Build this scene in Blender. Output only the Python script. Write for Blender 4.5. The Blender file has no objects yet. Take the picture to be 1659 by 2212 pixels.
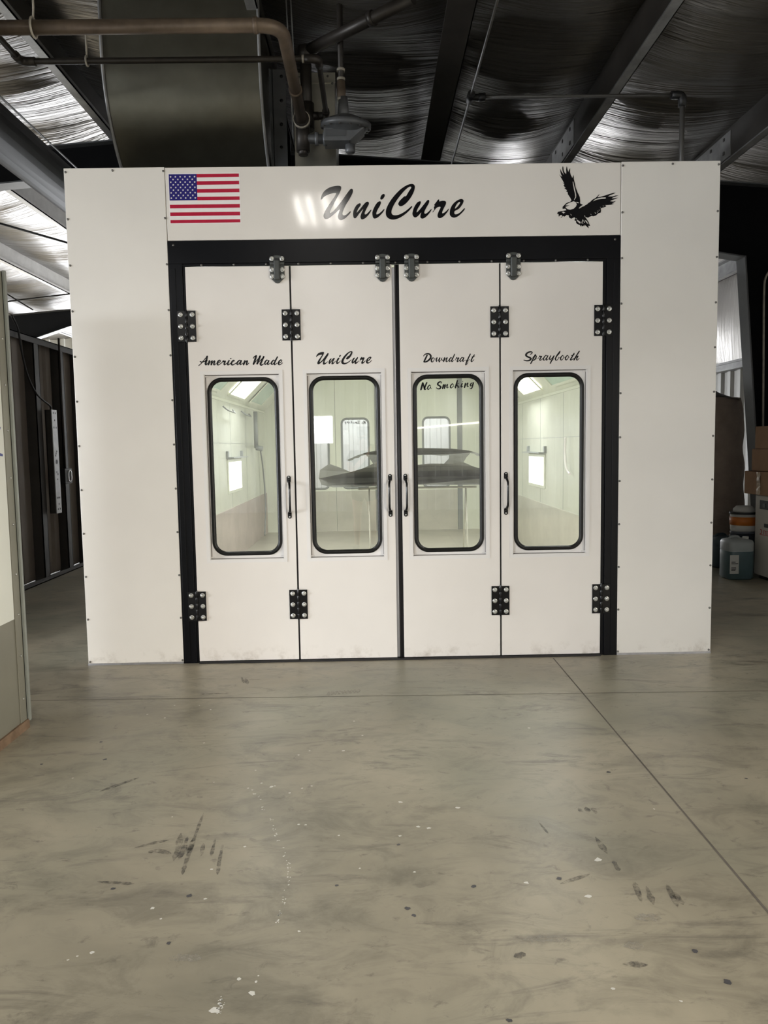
import bpy, bmesh, math, random
from mathutils import Vector, Matrix
from mathutils.geometry import tessellate_polygon

random.seed(7)
S = bpy.context.scene
COL = S.collection
PI = math.pi

# ------------------------------------------------------------------ camera
F_PX, CX, CY = 1661.0, 829.5, 1106.0
CAM = Vector((-0.16517, -5.16763, 1.46453))
AX = Vector((0.99976976, -0.01394136, -0.01631173))    # image right
AY = Vector((-0.01745554, -0.08630037, -0.99611623))   # image down
AZ = Vector((0.01247951, 0.99617161, -0.08652385))     # view direction
cam_data = bpy.data.cameras.new('camera')
cam_data.sensor_fit = 'HORIZONTAL'
cam_data.sensor_width = 36.0
cam_data.lens = F_PX * 36.0 / 1659.0
cam_data.clip_end = 120
cam = bpy.data.objects.new('camera', cam_data)
COL.objects.link(cam)
m3 = Matrix((AX, -AY, -AZ)).transposed()
cam.matrix_world = Matrix.Translation(CAM) @ m3.to_4x4()
S.camera = cam


def at(x, y, val, axis=1):
    """World point of a photo pixel on the plane axis = val."""
    d = AX * ((x - CX) / F_PX) + AY * ((y - CY) / F_PX) + AZ
    t = (val - CAM[axis]) / d[axis]
    return CAM + d * t


# ------------------------------------------------------------------ world, exposure, daylight
S.view_settings.view_transform = 'Standard'
S.view_settings.look = 'None'
S.view_settings.gamma = 1
S.view_settings.use_curve_mapping = False
S.view_settings.exposure = 0.0
S.cycles.max_bounces = 8
S.cycles.diffuse_bounces = 4
S.cycles.glossy_bounces = 4
S.cycles.transparent_max_bounces = 10
S.cycles.sample_clamp_indirect = 4.0
S.cycles.blur_glossy = 0.5
S.cycles.use_denoising = True
W = bpy.data.worlds.new('World')
S.world = W
W.use_nodes = True
W.node_tree.nodes['Background'].inputs[0].default_value = (0.80, 0.88, 1.0, 1)
W.node_tree.nodes['Background'].inputs[1].default_value = 1.0


def area(name, loc, size, power, color, direction, spread=180):
    d = bpy.data.lights.new(name, 'AREA')
    d.shape = 'RECTANGLE'
    d.size, d.size_y = size
    d.energy = power
    d.color = color
    d.spread = math.radians(spread)
    o = bpy.data.objects.new(name, d)
    COL.objects.link(o)
    o.location = loc
    o.rotation_euler = Vector(direction).to_track_quat('-Z', 'Z').to_euler()
    return o


# daylight through the roll-up doors of the building, plus one added fill
area('daylight_front_door', (-11.0, -17.0, 4.5), (8.0, 5.0), 3800, (0.92, 0.96, 1.0), (0.45, 1, -0.2))
area('daylight_side_door', (-19.5, -7.0, 4.5), (10.0, 5.0), 8100, (0.93, 0.96, 1.0), (1, 0.1, -0.15))
area('daylight_right_door', (9.5, -12.0, 4.2), (6.0, 4.4), 2700, (1.0, 0.91, 0.77), (-1, 0.9, -0.2))  # added warm fill, invented to balance the colour of the side panels
area('daylight_rear_left_door', (-5.6, 15.4, 1.9), (6.0, 3.6), 900, (0.95, 0.97, 1.0), (-0.15, -1, 0.35))
area('daylight_rear_right_door', (3.6, 15.4, 1.3), (1.9, 2.2), 230, (0.96, 0.97, 1.0), (-0.05, -1, 0.1))
# strip lamps under the roof: four tubes over the camera, longer rows behind it
for tx in (-1.00, -0.86, -0.68, -0.54):
    area('strip_tube', (tx, -4.45, 4.30), (0.05, 1.15), 7, (1.0, 0.95, 0.88), (0, 0, -1))
for ty in (-7.2, -9.8):
    for tx, tw in ((-4.0, 28), (-0.9, 22), (2.2, 12)):
        area('strip_lamp_row', (tx, ty, 4.20), (0.35, 2.2), tw, (1.0, 0.955, 0.89), (0, 0, -1))
area('strip_lamps_left_bay', (-8.5, 9.6, 3.65), (5.0, 1.0), 750, (1.0, 0.98, 0.98), (0, 0, -1))  # unseen fill added to lift the left bay's purlins by floor bounce
area('strip_lamps_rear_wall', (0.2, 13.2, 3.5), (4.0, 0.4), 75, (0.90, 0.95, 1.0), (0, 1, -0.5), 110)  # unseen wash added to brighten the wall behind the rear windows
area('strip_lamps_rear_hall', (0.0, 12.0, 4.0), (6.0, 1.0), 50, (1.0, 0.98, 0.96), (0, 0.2, -1))  # unseen fill added to light the hall behind the booth


# ------------------------------------------------------------------ materials
def lin(c):
    return tuple(((v / 255) / 12.92 if v / 255 <= 0.04045 else ((v / 255 + 0.055) / 1.055) ** 2.4) for v in c)


def newmat(name):
    m = bpy.data.materials.new(name)
    m.use_nodes = True
    nt = m.node_tree
    return m, nt, nt.nodes['Principled BSDF']


def noise(nt, scale, detail=4, rough=0.55, stretch=None, dist=0.0):
    tc = nt.nodes.new('ShaderNodeTexCoord')
    mp = nt.nodes.new('ShaderNodeMapping')
    nt.links.new(tc.outputs['Object'], mp.inputs[0])
    if stretch:
        mp.inputs['Scale'].default_value = stretch
    n = nt.nodes.new('ShaderNodeTexNoise')
    n.inputs['Scale'].default_value = scale
    n.inputs['Detail'].default_value = detail
    n.inputs['Roughness'].default_value = rough
    n.inputs['Distortion'].default_value = dist
    nt.links.new(mp.outputs[0], n.inputs['Vector'])
    return n


def ramp(nt, src, stops):
    r = nt.nodes.new('ShaderNodeValToRGB')
    while len(r.color_ramp.elements) < len(stops):
        r.color_ramp.elements.new(0.5)
    for e, (p, c) in zip(r.color_ramp.elements, stops):
        e.position = p
        e.color = (*c, 1) if len(c) == 3 else c
    nt.links.new(src, r.inputs[0])
    return r


def mix(nt, fac, a, b, mode='MIX'):
    n = nt.nodes.new('ShaderNodeMix')
    n.data_type = 'RGBA'
    n.blend_type = mode
    for sock, v in ((n.inputs[0], fac), (n.inputs[6], a), (n.inputs[7], b)):
        if hasattr(v, 'is_output'):
            nt.links.new(v, sock)
        elif isinstance(v, (int, float)):
            sock.default_value = v
        else:
            sock.default_value = (*v, 1)
    return n.outputs[2]


def bump(nt, b, src, strength, distance):
    n = nt.nodes.new('ShaderNodeBump')
    n.inputs['Strength'].default_value = strength
    n.inputs['Distance'].default_value = distance
    nt.links.new(src, n.inputs['Height'])
    nt.links.new(n.outputs[0], b.inputs['Normal'])


def simple(name, col, rough=0.5, metal=0.0, var=0.08, scale=6.0, spec=0.5, stretch=None, bmp=None):
    """Procedural material: base colour with a slight noise mottle."""
    m, nt, b = newmat(name)
    c = lin(col)
    n = noise(nt, scale, 4, 0.6, stretch)
    lo = tuple(v * (1 - var) for v in c)
    hi = tuple(min(1, v * (1 + var)) for v in c)
    r = ramp(nt, n.outputs['Fac'], [(0.3, lo), (0.7, hi)])
    nt.links.new(r.outputs[0], b.inputs['Base Color'])
    b.inputs['Roughness'].default_value = rough
    b.inputs['Metallic'].default_value = metal
    b.inputs['Specular IOR Level'].default_value = spec
    if bmp:
        n2 = noise(nt, bmp[0], 3, 0.5, bmp[3] if len(bmp) > 3 else None)
        bump(nt, b, n2.outputs['Fac'], bmp[1], bmp[2])
    return m


def emit(name, col, strength):
    m, nt, b = newmat(name)
    b.inputs['Base Color'].default_value = (0.8, 0.8, 0.8, 1)
    b.inputs['Emission Color'].default_value = (*lin(col), 1)
    b.inputs['Emission Strength'].default_value = strength
    return m


def glass(name, tint=(1, 1, 1), haze=0.05, refl=1.0, ior=2.2):
    """Thin pane: clear transmission, fresnel reflection and a little dust."""
    m, nt, b = newmat(name)
    nt.nodes.remove(b)
    out = nt.nodes['Material Output']
    tr = nt.nodes.new('ShaderNodeBsdfTransparent')
    tr.inputs[0].default_value = (*tint, 1)
    df = nt.nodes.new('ShaderNodeBsdfDiffuse')
    df.inputs[0].default_value = (0.75, 0.74, 0.70, 1)
    gl = nt.nodes.new('ShaderNodeBsdfGlossy')
    gl.inputs['Roughness'].default_value = 0.015
    gl.inputs[0].default_value = (refl, refl, refl, 1)
    n = noise(nt, 7, 4, 0.6, (1, 1, 0.35))
    r = ramp(nt, n.outputs['Fac'], [(0.35, (haze * 0.5,) * 3), (0.75, (haze * 1.6,) * 3)])
    m1 = nt.nodes.new('ShaderNodeMixShader')
    nt.links.new(r.outputs[0], m1.inputs[0])
    nt.links.new(tr.outputs[0], m1.inputs[1])
    nt.links.new(df.outputs[0], m1.inputs[2])
    fr = nt.nodes.new('ShaderNodeFresnel')
    fr.inputs[0].default_value = ior
    m2 = nt.nodes.new('ShaderNodeMixShader')
    nt.links.new(fr.outputs[0], m2.inputs[0])
    nt.links.new(m1.outputs[0], m2.inputs[1])
    nt.links.new(gl.outputs[0], m2.inputs[2])
    nt.links.new(m2.outputs[0], out.inputs[0])
    return m


def panel_mat(name, col, dirt=True, wave=0.0, rough=0.22):
    """Gloss white enamel on sheet metal with specks and grime near the floor."""
    m, nt, b = newmat(name)
    c = lin(col)
    n = noise(nt, 1.6, 3)
    r = ramp(nt, n.outputs['Fac'], [(0.3, tuple(v * 0.965 for v in c)), (0.7, tuple(min(1, v * 1.03) for v in c))])
    colr = r.outputs[0]
    if dirt:
        n2 = noise(nt, 26, 5, 0.7, (1, 1, 0.7))
        sp = ramp(nt, n2.outputs['Fac'], [(0.70, (0, 0, 0)), (0.76, (1, 1, 1))])
        n3 = noise(nt, 2.2, 2)
        zone = ramp(nt, n3.outputs['Fac'], [(0.5, (0, 0, 0)), (0.7, (0.55, 0.55, 0.55))])
        f = mix(nt, 1.0, sp.outputs[0], zone.outputs[0], 'MULTIPLY')
        colr = mix(nt, f, colr, lin((120, 108, 92)))
        tc = nt.nodes.new('ShaderNodeTexCoord')
        sx = nt.nodes.new('ShaderNodeSeparateXYZ')
        nt.links.new(tc.outputs['Object'], sx.inputs[0])
        mr = nt.nodes.new('ShaderNodeMapRange')
        mr.inputs[1].default_value, mr.inputs[2].default_value = 0.12, 0.0
        nt.links.new(sx.outputs[2], mr.inputs[0])
        n4 = noise(nt, 9, 5, 0.7)
        g = ramp(nt, n4.outputs['Fac'], [(0.5, (0, 0, 0)), (0.75, (0.6, 0.6, 0.6))])
        f2 = mix(nt, 1.0, mr.outputs[0], g.outputs[0], 'MULTIPLY')
        colr = mix(nt, f2, colr, lin((126, 108, 84)))
    nt.links.new(colr, b.inputs['Base Color'])
    b.inputs['Roughness'].default_value = rough
    if wave:
        nw = noise(nt, 2.4, 2, 0.4, (1.2, 1, 0.8))
        bump(nt, b, nw.outputs['Fac'], 0.6, wave)
    return m


M = {}
M['panel'] = panel_mat('white_enamel_panel', (228, 224, 217), rough=0.3)
M['door'] = panel_mat('white_enamel_door', (230, 225, 219), wave=0.012, rough=0.2)
M['header'] = panel_mat('white_enamel_header', (228, 223, 216), dirt=False, wave=0.0012, rough=0.08)
M['frame_white'] = panel_mat('white_window_frame', (228, 225, 222), dirt=False, rough=0.25)
M['navy'] = simple('blue_black_painted_steel', (10, 11, 15), 0.3, 0, 0.15, 5, 0.2, (1, 1, 0.2))
M['rubber'] = simple('black_rubber_gasket', (18, 18, 17), 0.35, 0, 0.1, 30, 0.3)
M['seal'] = simple('worn_black_rubber_seal', (28, 26, 27), 0.5, 0, 0.5, 8, 0.4, (1, 1, 0.3))
M['hinge'] = simple('black_hinge_steel', (16, 16, 18), 0.2, 0, 0.2, 20, 0.35)
M['latch'] = simple('dark_grey_latch', (66, 69, 67), 0.42, 0, 0.1, 20)
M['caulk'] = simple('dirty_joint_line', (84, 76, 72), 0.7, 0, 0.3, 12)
M['zinc'] = simple('zinc_plated_bolt', (205, 205, 202), 0.28, 0.85, 0.1, 30)
M['screw'] = simple('dull_steel_screw', (120, 118, 114), 0.4, 0.7, 0.1, 30)
M['handle'] = simple('black_lacquered_handle', (14, 14, 16), 0.18, 0, 0.2, 30)
M['vinyl'] = simple('black_vinyl_lettering', (17, 17, 21), 0.1, 0, 0.1, 40)
M['vinyl_red'] = simple('red_vinyl', (178, 26, 58), 0.25, 0, 0.08, 30)
M['vinyl_blue'] = simple('blue_vinyl', (40, 36, 112), 0.25, 0, 0.08, 30)
M['vinyl_white'] = simple('white_vinyl', (236, 232, 230), 0.25, 0, 0.02, 30)
M['edge'] = simple('bare_aluminium_edge', (176, 176, 180), 0.3, 0.6, 0.2, 9, 0.5, (1, 1, 0.15))
M['glass'] = glass('door_window_glass', (0.95, 0.96, 0.93), 0.05)
M['glass_rear'] = glass('rear_window_glass', (0.95, 0.97, 0.97), 0.04, 0.3, 1.6)
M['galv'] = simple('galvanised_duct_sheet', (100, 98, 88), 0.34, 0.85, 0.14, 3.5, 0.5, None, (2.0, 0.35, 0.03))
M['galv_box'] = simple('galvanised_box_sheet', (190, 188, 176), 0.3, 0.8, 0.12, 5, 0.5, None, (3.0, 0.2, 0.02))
M['galv_beam'] = simple('galvanised_purlin', (150, 150, 150), 0.5, 0.35, 0.25, 5)
M['purlin_far'] = simple('pale_galvanised_purlin', (226, 226, 226), 0.5, 0.05, 0.1, 5)  # same steel as the dark purlins, painted lit for the bright bay
M['purlin'] = simple('grey_steel_purlin', (58, 54, 50), 0.55, 0.0, 0.2, 4)  # shaded copy of the same purlin steel
M['pipe'] = simple('weathered_gas_pipe', (112, 98, 84), 0.48, 0.35, 0.3, 7)
M['pipe_dark'] = simple('black_iron_pipe', (52, 48, 44), 0.45, 0.3, 0.25, 8)
M['iron'] = simple('cast_regulator_grey', (104, 106, 108), 0.45, 0.2, 0.12, 12)
M['collar'] = simple('pale_pipe_sealant', (170, 164, 152), 0.6, 0, 0.2, 20)
M['frame_steel'] = simple('blue_black_building_frame', (28, 31, 37), 0.6, 0, 0.15, 4, 0.3)
M['duct_dark'] = simple('black_painted_duct', (17, 16, 15), 0.55, 0, 0.15, 4, 0.2)
M['flange'] = simple('grey_frame_flange', (86, 88, 90), 0.5, 0.1, 0.12, 5)  # frame paint lightened as if lit; plain grey on the post and nameplate
M['black_web'] = simple('black_painted_web', (13, 13, 15), 0.8, 0, 0.2, 5, 0.1)  # black frame paint, darkened further for the unlit web
M['plastic_pipe'] = simple('grey_air_tube', (78, 76, 73), 0.4, 0, 0.08, 8)
M['plastic_black'] = simple('black_tube_fitting', (20, 20, 20), 0.5, 0, 0.1, 20)
M['wall_dark'] = simple('dark_wall_sheeting', (128, 118, 108), 0.55, 0.1, 0.14, 3, 0.4, (1, 1, 0.3))
M['stud'] = simple('dark_steel_stud', (58, 54, 50), 0.55, 0.1, 0.15, 5)
M['strip'] = simple('galvanised_strut', (176, 176, 176), 0.4, 0.4, 0.15, 12)
M['liner'] = simple('white_corrugated_liner', (214, 214, 210), 0.45, 0, 0.05, 3)
M['card'] = simple('brown_cardboard', (166, 134, 108), 0.85, 0, 0.07, 9, 0.2)
M['tape'] = simple('clear_packing_tape', (196, 176, 150), 0.2, 0, 0.15, 20)
M['kraft'] = simple('brown_paper_sack', (166, 152, 142), 0.8, 0, 0.15, 5, 0.2, None, (5.0, 0.6, 0.03, (1, 1, 2.2)))
M['cabinet'] = simple('off_white_machine', (190, 186, 176), 0.45, 0, 0.05, 4)
M['slot'] = simple('dark_recess', (26, 26, 28), 0.5, 0, 0.1, 10)
M['jug'] = simple('blue_fluid_jug', (84, 106, 112), 0.35, 0, 0.14, 6)
M['jug_top'] = simple('translucent_jug_top', (168, 176, 178), 0.4, 0, 0.06, 8)
M['jug2'] = simple('dull_blue_jug', (66, 84, 94), 0.4, 0, 0.14, 6)
M['orange'] = simple('orange_label', (196, 112, 40), 0.4, 0, 0.1, 18)
M['white_plastic'] = simple('white_plastic', (205, 205, 202), 0.4, 0, 0.04, 8)
M['grey_plastic'] = simple('blue_grey_plastic', (78, 84, 96), 0.5, 0, 0.06, 8)
M['print_red'] = simple('red_print', (176, 70, 72), 0.5, 0, 0.1, 20)
M['encl'] = simple('grey_green_sheet_steel', (128, 126, 114), 0.42, 0.15, 0.07, 3, 0.5)
M['encl_trim'] = simple('grey_steel_trim', (140, 144, 138), 0.4, 0.2, 0.1, 6)
M['white_board'] = simple('white_gloss_board', (226, 228, 220), 0.14, 0, 0.01, 2)
M['print_blue'] = simple('dark_blue_print', (52, 60, 128), 0.3, 0, 0.05, 10)
M['wood'] = simple('dirty_wood_skirt', (118, 98, 80), 0.8, 0, 0.25, 14, 0.2, (0.3, 1, 1))
M['cable'] = simple('black_cable', (16, 16, 16), 0.5, 0, 0.1, 20)
M['booth_wall'] = simple('cream_booth_lining', (226, 229, 214), 0.22, 0, 0.06, 1.4, 0.5, (1, 1, 0.4))
M['booth_side'] = simple('cream_booth_side_lining', (222, 224, 212), 0.18, 0, 0.07, 1.8, 0.6, (1, 0.5, 1), (2.2, 0.3, 0.02))
M['booth_low'] = simple('overspray_stained_kickboard', (180, 168, 162), 0.5, 0, 0.12, 2.5)
M['booth_low_pale'] = simple('pale_kickboard', (192, 189, 177), 0.4, 0, 0.1, 2.5)  # right kickboard; also the dimmed tone of the rear doors' lower plates
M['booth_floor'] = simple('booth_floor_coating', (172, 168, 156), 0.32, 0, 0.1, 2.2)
M['booth_grey'] = simple('grey_door_stile', (136, 140, 138), 0.4, 0, 0.1, 6)
M['lamp_lens'] = emit('booth_lamp_lens', (255, 252, 240), 3.0)
M['lamp_off'] = simple('unlit_lamp_lens', (190, 214, 200), 0.15, 0, 0.06, 4)
M['tube'] = emit('fluorescent_tube', (255, 246, 232), 16.0)
M['tube_far'] = emit('bright_lamp_tube', (255, 250, 235), 7.0)  # glow for the added daylight gap rod
M['day'] = emit('bright_daylight_pane', (250, 252, 255), 9.0)
M['bumper'] = simple('unpainted_bumper_plastic', (112, 113, 106), 0.42, 0, 0.1, 6)
M['stand'] = simple('grey_stand_steel', (190, 188, 176), 0.45, 0.1, 0.1, 8)
M['skin'] = simple('skin', (196, 150, 128), 0.55, 0, 0.05, 10)
M['shirt'] = simple('dark_shirt', (44, 42, 46), 0.85, 0, 0.12, 18, 0.2)
M['shorts'] = simple('black_shorts', (26, 26, 30), 0.85, 0, 0.12, 18, 0.2)
M['hair'] = simple('brown_hair', (66, 46, 34), 0.6, 0, 0.3, 30)
M['shoe'] = simple('grey_shoe', (120, 116, 112), 0.7, 0, 0.1, 16)


def insulation_mat(name, col, metal, rough, strength):
    m, nt, b = newmat(name)
    c = lin(col)
    n1 = noise(nt, 1.0, 5, 0.6, (0.35, 9.0, 0.35), 0.4)
    n2 = noise(nt, 1.0, 3, 0.5, (1.2, 38.0, 1.2), 0.3)
    s = nt.nodes.new('ShaderNodeMath')
    s.operation = 'MULTIPLY_ADD'
    s.inputs[1].default_value = 0.35
    nt.links.new(n2.outputs['Fac'], s.inputs[0])
    nt.links.new(n1.outputs['Fac'], s.inputs[2])
    bump(nt, b, s.outputs[0], strength, 0.06)
    n3 = noise(nt, 0.8, 2)
    r = ramp(nt, n3.outputs['Fac'], [(0.3, tuple(v * 0.9 for v in c)), (0.7, c)])
    nt.links.new(r.outputs[0], b.inputs['Base Color'])
    b.inputs['Metallic'].default_value = metal
    b.inputs['Roughness'].default_value = rough
    return m


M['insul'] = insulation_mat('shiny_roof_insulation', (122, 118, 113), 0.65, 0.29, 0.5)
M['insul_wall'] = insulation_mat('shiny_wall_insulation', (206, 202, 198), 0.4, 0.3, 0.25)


def floor_mat():
    m, nt, b = newmat('sealed_concrete_floor')
    n1 = noise(nt, 0.75, 6, 0.62, (1, 0.8, 1), 0.5)
    r1 = ramp(nt, n1.outputs['Fac'], [(0.28, lin((138, 132, 115))), (0.5, lin((168, 160, 140))), (0.74, lin((192, 183, 161)))])
    n2 = noise(nt, 5.5, 6, 0.7, (0.6, 1, 1), 0.8)
    r2 = ramp(nt, n2.outputs['Fac'], [(0.34, (0.70, 0.70, 0.70)), (0.52, (1, 1, 1)), (0.75, (1.07, 1.06, 1.05))])
    c = mix(nt, 1.0, r1.outputs[0], r2.outputs[0], 'MULTIPLY')
    # greenish zones
    n3 = noise(nt, 0.5, 3, 0.5)
    r3 = ramp(nt, n3.outputs['Fac'], [(0.48, (0, 0, 0)), (0.66, (0.5, 0.5, 0.5))])
    c = mix(nt, r3.outputs[0], c, lin((128, 134, 119)))
    # tyre and dirt scuffs, drawn out along x
    n4 = noise(nt, 3.2, 7, 0.75, (0.35, 1.3, 1), 1.5)
    r4 = ramp(nt, n4.outputs['Fac'], [(0.55, (0, 0, 0)), (0.70, (0.6, 0.6, 0.6))])
    c = mix(nt, r4.outputs[0], c, lin((82, 78, 74)))
    n5 = noise(nt, 16, 5, 0.7, (0.7, 1, 1), 0.6)
    r5 = ramp(nt, n5.outputs['Fac'], [(0.60, (0, 0, 0)), (0.72, (0.5, 0.5, 0.5))])
    c = mix(nt, r5.outputs[0], c, lin((74, 70, 66)))
    r6 = ramp(nt, n5.outputs['Fac'], [(0.27, (0.4, 0.4, 0.4)), (0.34, (0, 0, 0))])
    c = mix(nt, r6.outputs[0], c, lin((154, 148, 136)))
    nt.links.new(c, b.inputs['Base Color'])
    rr = ramp(nt, n2.outputs['Fac'], [(0.3, (0.34,) * 3), (0.7, (0.46,) * 3)])
    nt.links.new(rr.outputs[0], b.inputs['Roughness'])
    b.inputs['Specular IOR Level'].default_value = 0.5
    n7 = noise(nt, 40, 4)
    bump(nt, b, n7.outputs['Fac'], 0.12, 0.004)
    return m


M['floor'] = floor_mat()
M['joint'] = simple('floor_saw_joint', (104, 98, 90), 0.8, 0, 0.2, 14)
M['drip'] = simple('white_paint_drip', (226, 224, 216), 0.35, 0, 0.03, 20)
def mark_mat(name, col, lo, hi, scale, top):
    """Marks on the floor that let the concrete show through in patches."""
    m, nt, b = newmat(name)
    b.inputs['Base Color'].default_value = (*lin(col), 1)
    b.inputs['Roughness'].default_value = 0.45
    n = noise(nt, scale, 5, 0.7)
    r = ramp(nt, n.outputs['Fac'], [(lo, (0, 0, 0)), (hi, (top,) * 3)])
    nt.links.new(r.outputs[0], b.inputs['Alpha'])
    return m


M['scuff'] = mark_mat('dark_tyre_scuff', (88, 84, 80), 0.38, 0.66, 30, 0.75)
M['chip'] = simple('dark_floor_spot', (84, 82, 84), 0.5, 0, 0.15, 40)
M['patch'] = mark_mat('pale_floor_wear', (176, 170, 156), 0.35, 0.65, 40, 0.8)


# ------------------------------------------------------------------ geometry helpers
def bm_box(bm, a, b, mi=0):
    x0, x1 = sorted((a[0], b[0])); y0, y1 = sorted((a[1], b[1])); z0, z1 = sorted((a[2], b[2]))
    v = [bm.verts.new(p) for p in ((x0, y0, z0), (x1, y0, z0), (x1, y1, z0), (x0, y1, z0),
                                   (x0, y0, z1), (x1, y0, z1), (x1, y1, z1), (x0, y1, z1))]
    for q in ((0, 3, 2, 1), (4, 5, 6, 7), (0, 1, 5, 4), (1, 2, 6, 5), (2, 3, 7, 6), (3, 0, 4, 7)):
        f = bm.faces.new([v[i] for i in q])
        f.material_index = mi
    return v


def frame_of(d):
    d = Vector(d).normalized()
    up = Vector((0, 0, 1)) if abs(d.z) < 0.95 else Vector((1, 0, 0))
    u = d.cross(up).normalized()
    return u, u.cross(d).normalized()


def bm_tube(bm, pts, r, seg=12, caps=True, mi=0):
    """Tube along a polyline; r a number or one radius per point."""
    pts = [Vector(p) for p in pts]
    n = len(pts)
    rs = r if isinstance(r, (list, tuple)) else [r] * n
    rings = []
    u = None
    for i, p in enumerate(pts):
        d = (pts[min(i + 1, n - 1)] - pts[max(i - 1, 0)]).normalized()
        if u is None:
            u, v = frame_of(d)
        else:
            u = (u - d * u.dot(d)).normalized()
            v = u.cross(d).normalized()
        rings.append([bm.verts.new(p + (u * math.cos(2 * PI * k / seg) + v * math.sin(2 * PI * k / seg)) * rs[i]) for k in range(seg)])
    for a, b in zip(rings, rings[1:]):
        for k in range(seg):
            f = bm.faces.new((a[k], a[(k + 1) % seg], b[(k + 1) % seg], b[k]))
            f.smooth = True
            f.material_index = mi
    if caps:
        for q in (rings[0][::-1], rings[-1]):
            f = bm.faces.new(q)
            f.material_index = mi
    return rings


def bend(a, b, c, r, n=6):
    """Points that round the corner b of the path a-b-c."""
    a, b, c = Vector(a), Vector(b), Vector(c)
    d1, d2 = (a - b).normalized(), (c - b).normalized()
    p, q = b + d1 * r, b + d2 * r
    return [p * (1 - t) ** 2 + b * 2 * t * (1 - t) + q * t * t for t in [i / n for i in range(n + 1)]]


def path(pts, r, n=6):
    out = [Vector(pts[0])]
    for i in range(1, len(pts) - 1):
        out += bend(pts[i - 1], pts[i], pts[i + 1], r, n)
    return out + [Vector(pts[-1])]


def bm_lathe(bm, prof, c, axis='Z', seg=28, mi=0):
    """prof: (radius, height) pairs revolved about an axis through c."""
    c = Vector(c)
    rings = []
    for r, h in prof:
        ring = []
        for k in range(seg):
            a = 2 * PI * k / seg
            x, y = r * math.cos(a), r * math.sin(a)
            p = {'Z': (x, y, h), 'Y': (x, h, y), 'X': (h, x, y)}[axis]
            ring.append(bm.verts.new(c + Vector(p)))
        rings.append(ring)
    for a, b in zip(rings, rings[1:]):
        for k in range(seg):
            f = bm.faces.new((a[k], a[(k + 1) % seg], b[(k + 1) % seg], b[k]))
            f.smooth = True
            f.material_index = mi
    for q in (rings[0][::-1], rings[-1]):
        f = bm.faces.new(q)
        f.material_index = mi


def plate(bm, loops, y0, y1, mi=0, fn=None, smooth=False):
    """Flat (x, z) outline with holes, given thickness from y0 (front) to y1."""
    fn = fn or (lambda x, y, z: (x, y, z))
    flat = [p for l in loops for p in l]
    tri = tessellate_polygon([[Vector((x, z, 0)) for x, z in l] for l in loops])
    fr = [bm.verts.new(fn(x, y0, z)) for x, z in flat]
    bk = [bm.verts.new(fn(x, y1, z)) for x, z in flat]
    for t in tri:
        for vs, ids in ((fr, t), (bk, t[::-1])):
            try:
                f = bm.faces.new([vs[i] for i in ids])
                f.material_index = mi
            except ValueError:
                pass
    k = 0
    for l in loops:
        n = len(l)
        for i in range(n):
            a, b = k + i, k + (i + 1) % n
            try:
                f = bm.faces.new((fr[a], fr[b], bk[b], bk[a]))
                f.material_index = mi
                f.smooth = smooth
            except ValueError:
                pass
        k += n


def rect(x0, x1, z0, z1):
    return [(x0, z0), (x1, z0), (x1, z1), (x0, z1)]


def rrect(x0, x1, z0, z1, r, n=8):
    out = []
    for cx, cz, a0 in ((x1 - r, z0 + r, -PI / 2), (x1 - r, z1 - r, 0), (x0 + r, z1 - r, PI / 2), (x0 + r, z0 + r, PI)):
        for i in range(n + 1):
            a = a0 + PI / 2 * i / n
            out.append((cx + r * math.cos(a), cz + r * math.sin(a)))
    return out


def obj(name, bm, mats, parent=None, bevel=0.0, loc=None, seg=2):
    me = bpy.data.meshes.new(name)
    bmesh.ops.recalc_face_normals(bm, faces=bm.faces)
    bm.to_mesh(me)
    bm.free()
    for m in (mats if isinstance(mats, (list, tuple)) else [mats]):
        me.materials.append(m)
    o = bpy.data.objects.new(name, me)
    COL.objects.link(o)
    if parent:
        o.parent = parent
    if loc:
        o.location = loc
    if bevel:
        md = o.modifiers.new('bevel', 'BEVEL')
        md.width = bevel
        md.segments = seg
        md.limit_method = 'ANGLE'
    return o


def boxes(name, lst, mats, parent=None, bevel=0.0):
    bm = bmesh.new()
    for b in lst:
        bm_box(bm, b[0], b[1], b[2] if len(b) > 2 else 0)
    return obj(name, bm, mats, parent, bevel)


def tag(o, label, cat, group=None):
    o['label'] = label
    o['category'] = cat
    if group:
        o['group'] = group
    return o


def struct(o):
    o['kind'] = 'structure'
    return o


def thing(name, label, cat, loc=(0, 0, 0), group=None):
    o = bpy.data.objects.new(name, None)
    o.empty_display_size = 0.1
    COL.objects.link(o)
    o.location = loc
    return tag(o, label, cat, group)


def copy_to(src, parent, loc=None):
    c = src.copy()
    COL.objects.link(c)
    c.parent = parent
    if loc is not None:
        c.location = loc
    return c


def catmull(pts, n=5, closed=False):
    out = []
    m = len(pts)
    for i in range(m if closed else m - 1):
        if closed:
            p0, p1, p2, p3 = (pts[(i + k) % m] for k in (-1, 0, 1, 2))
        else:
            p0, p1, p2, p3 = pts[max(i - 1, 0)], pts[i], pts[i + 1], pts[min(i + 2, m - 1)]
        for s in range(n):
            t = s / n
            out.append(tuple(0.5 * (2 * p1[k] + (p2[k] - p0[k]) * t + (2 * p0[k] - 5 * p1[k] + 4 * p2[k] - p3[k]) * t * t
                                    + (3 * p1[k] - p0[k] - 3 * p2[k] + p3[k]) * t ** 3) for k in (0, 1)))
    if not closed:
        out.append(tuple(pts[-1]))
    return out


# ------------------------------------------------------------------ floor
bm = bmesh.new()
bm_box(bm, (-16.2, -12.2, -0.15), (5.3, 16.2, 0.0), 0)


def flat(poly, z, mi):
    f = bm.faces.new([bm.verts.new((x, y, z)) for x, y in poly])
    f.material_index = mi


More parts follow.
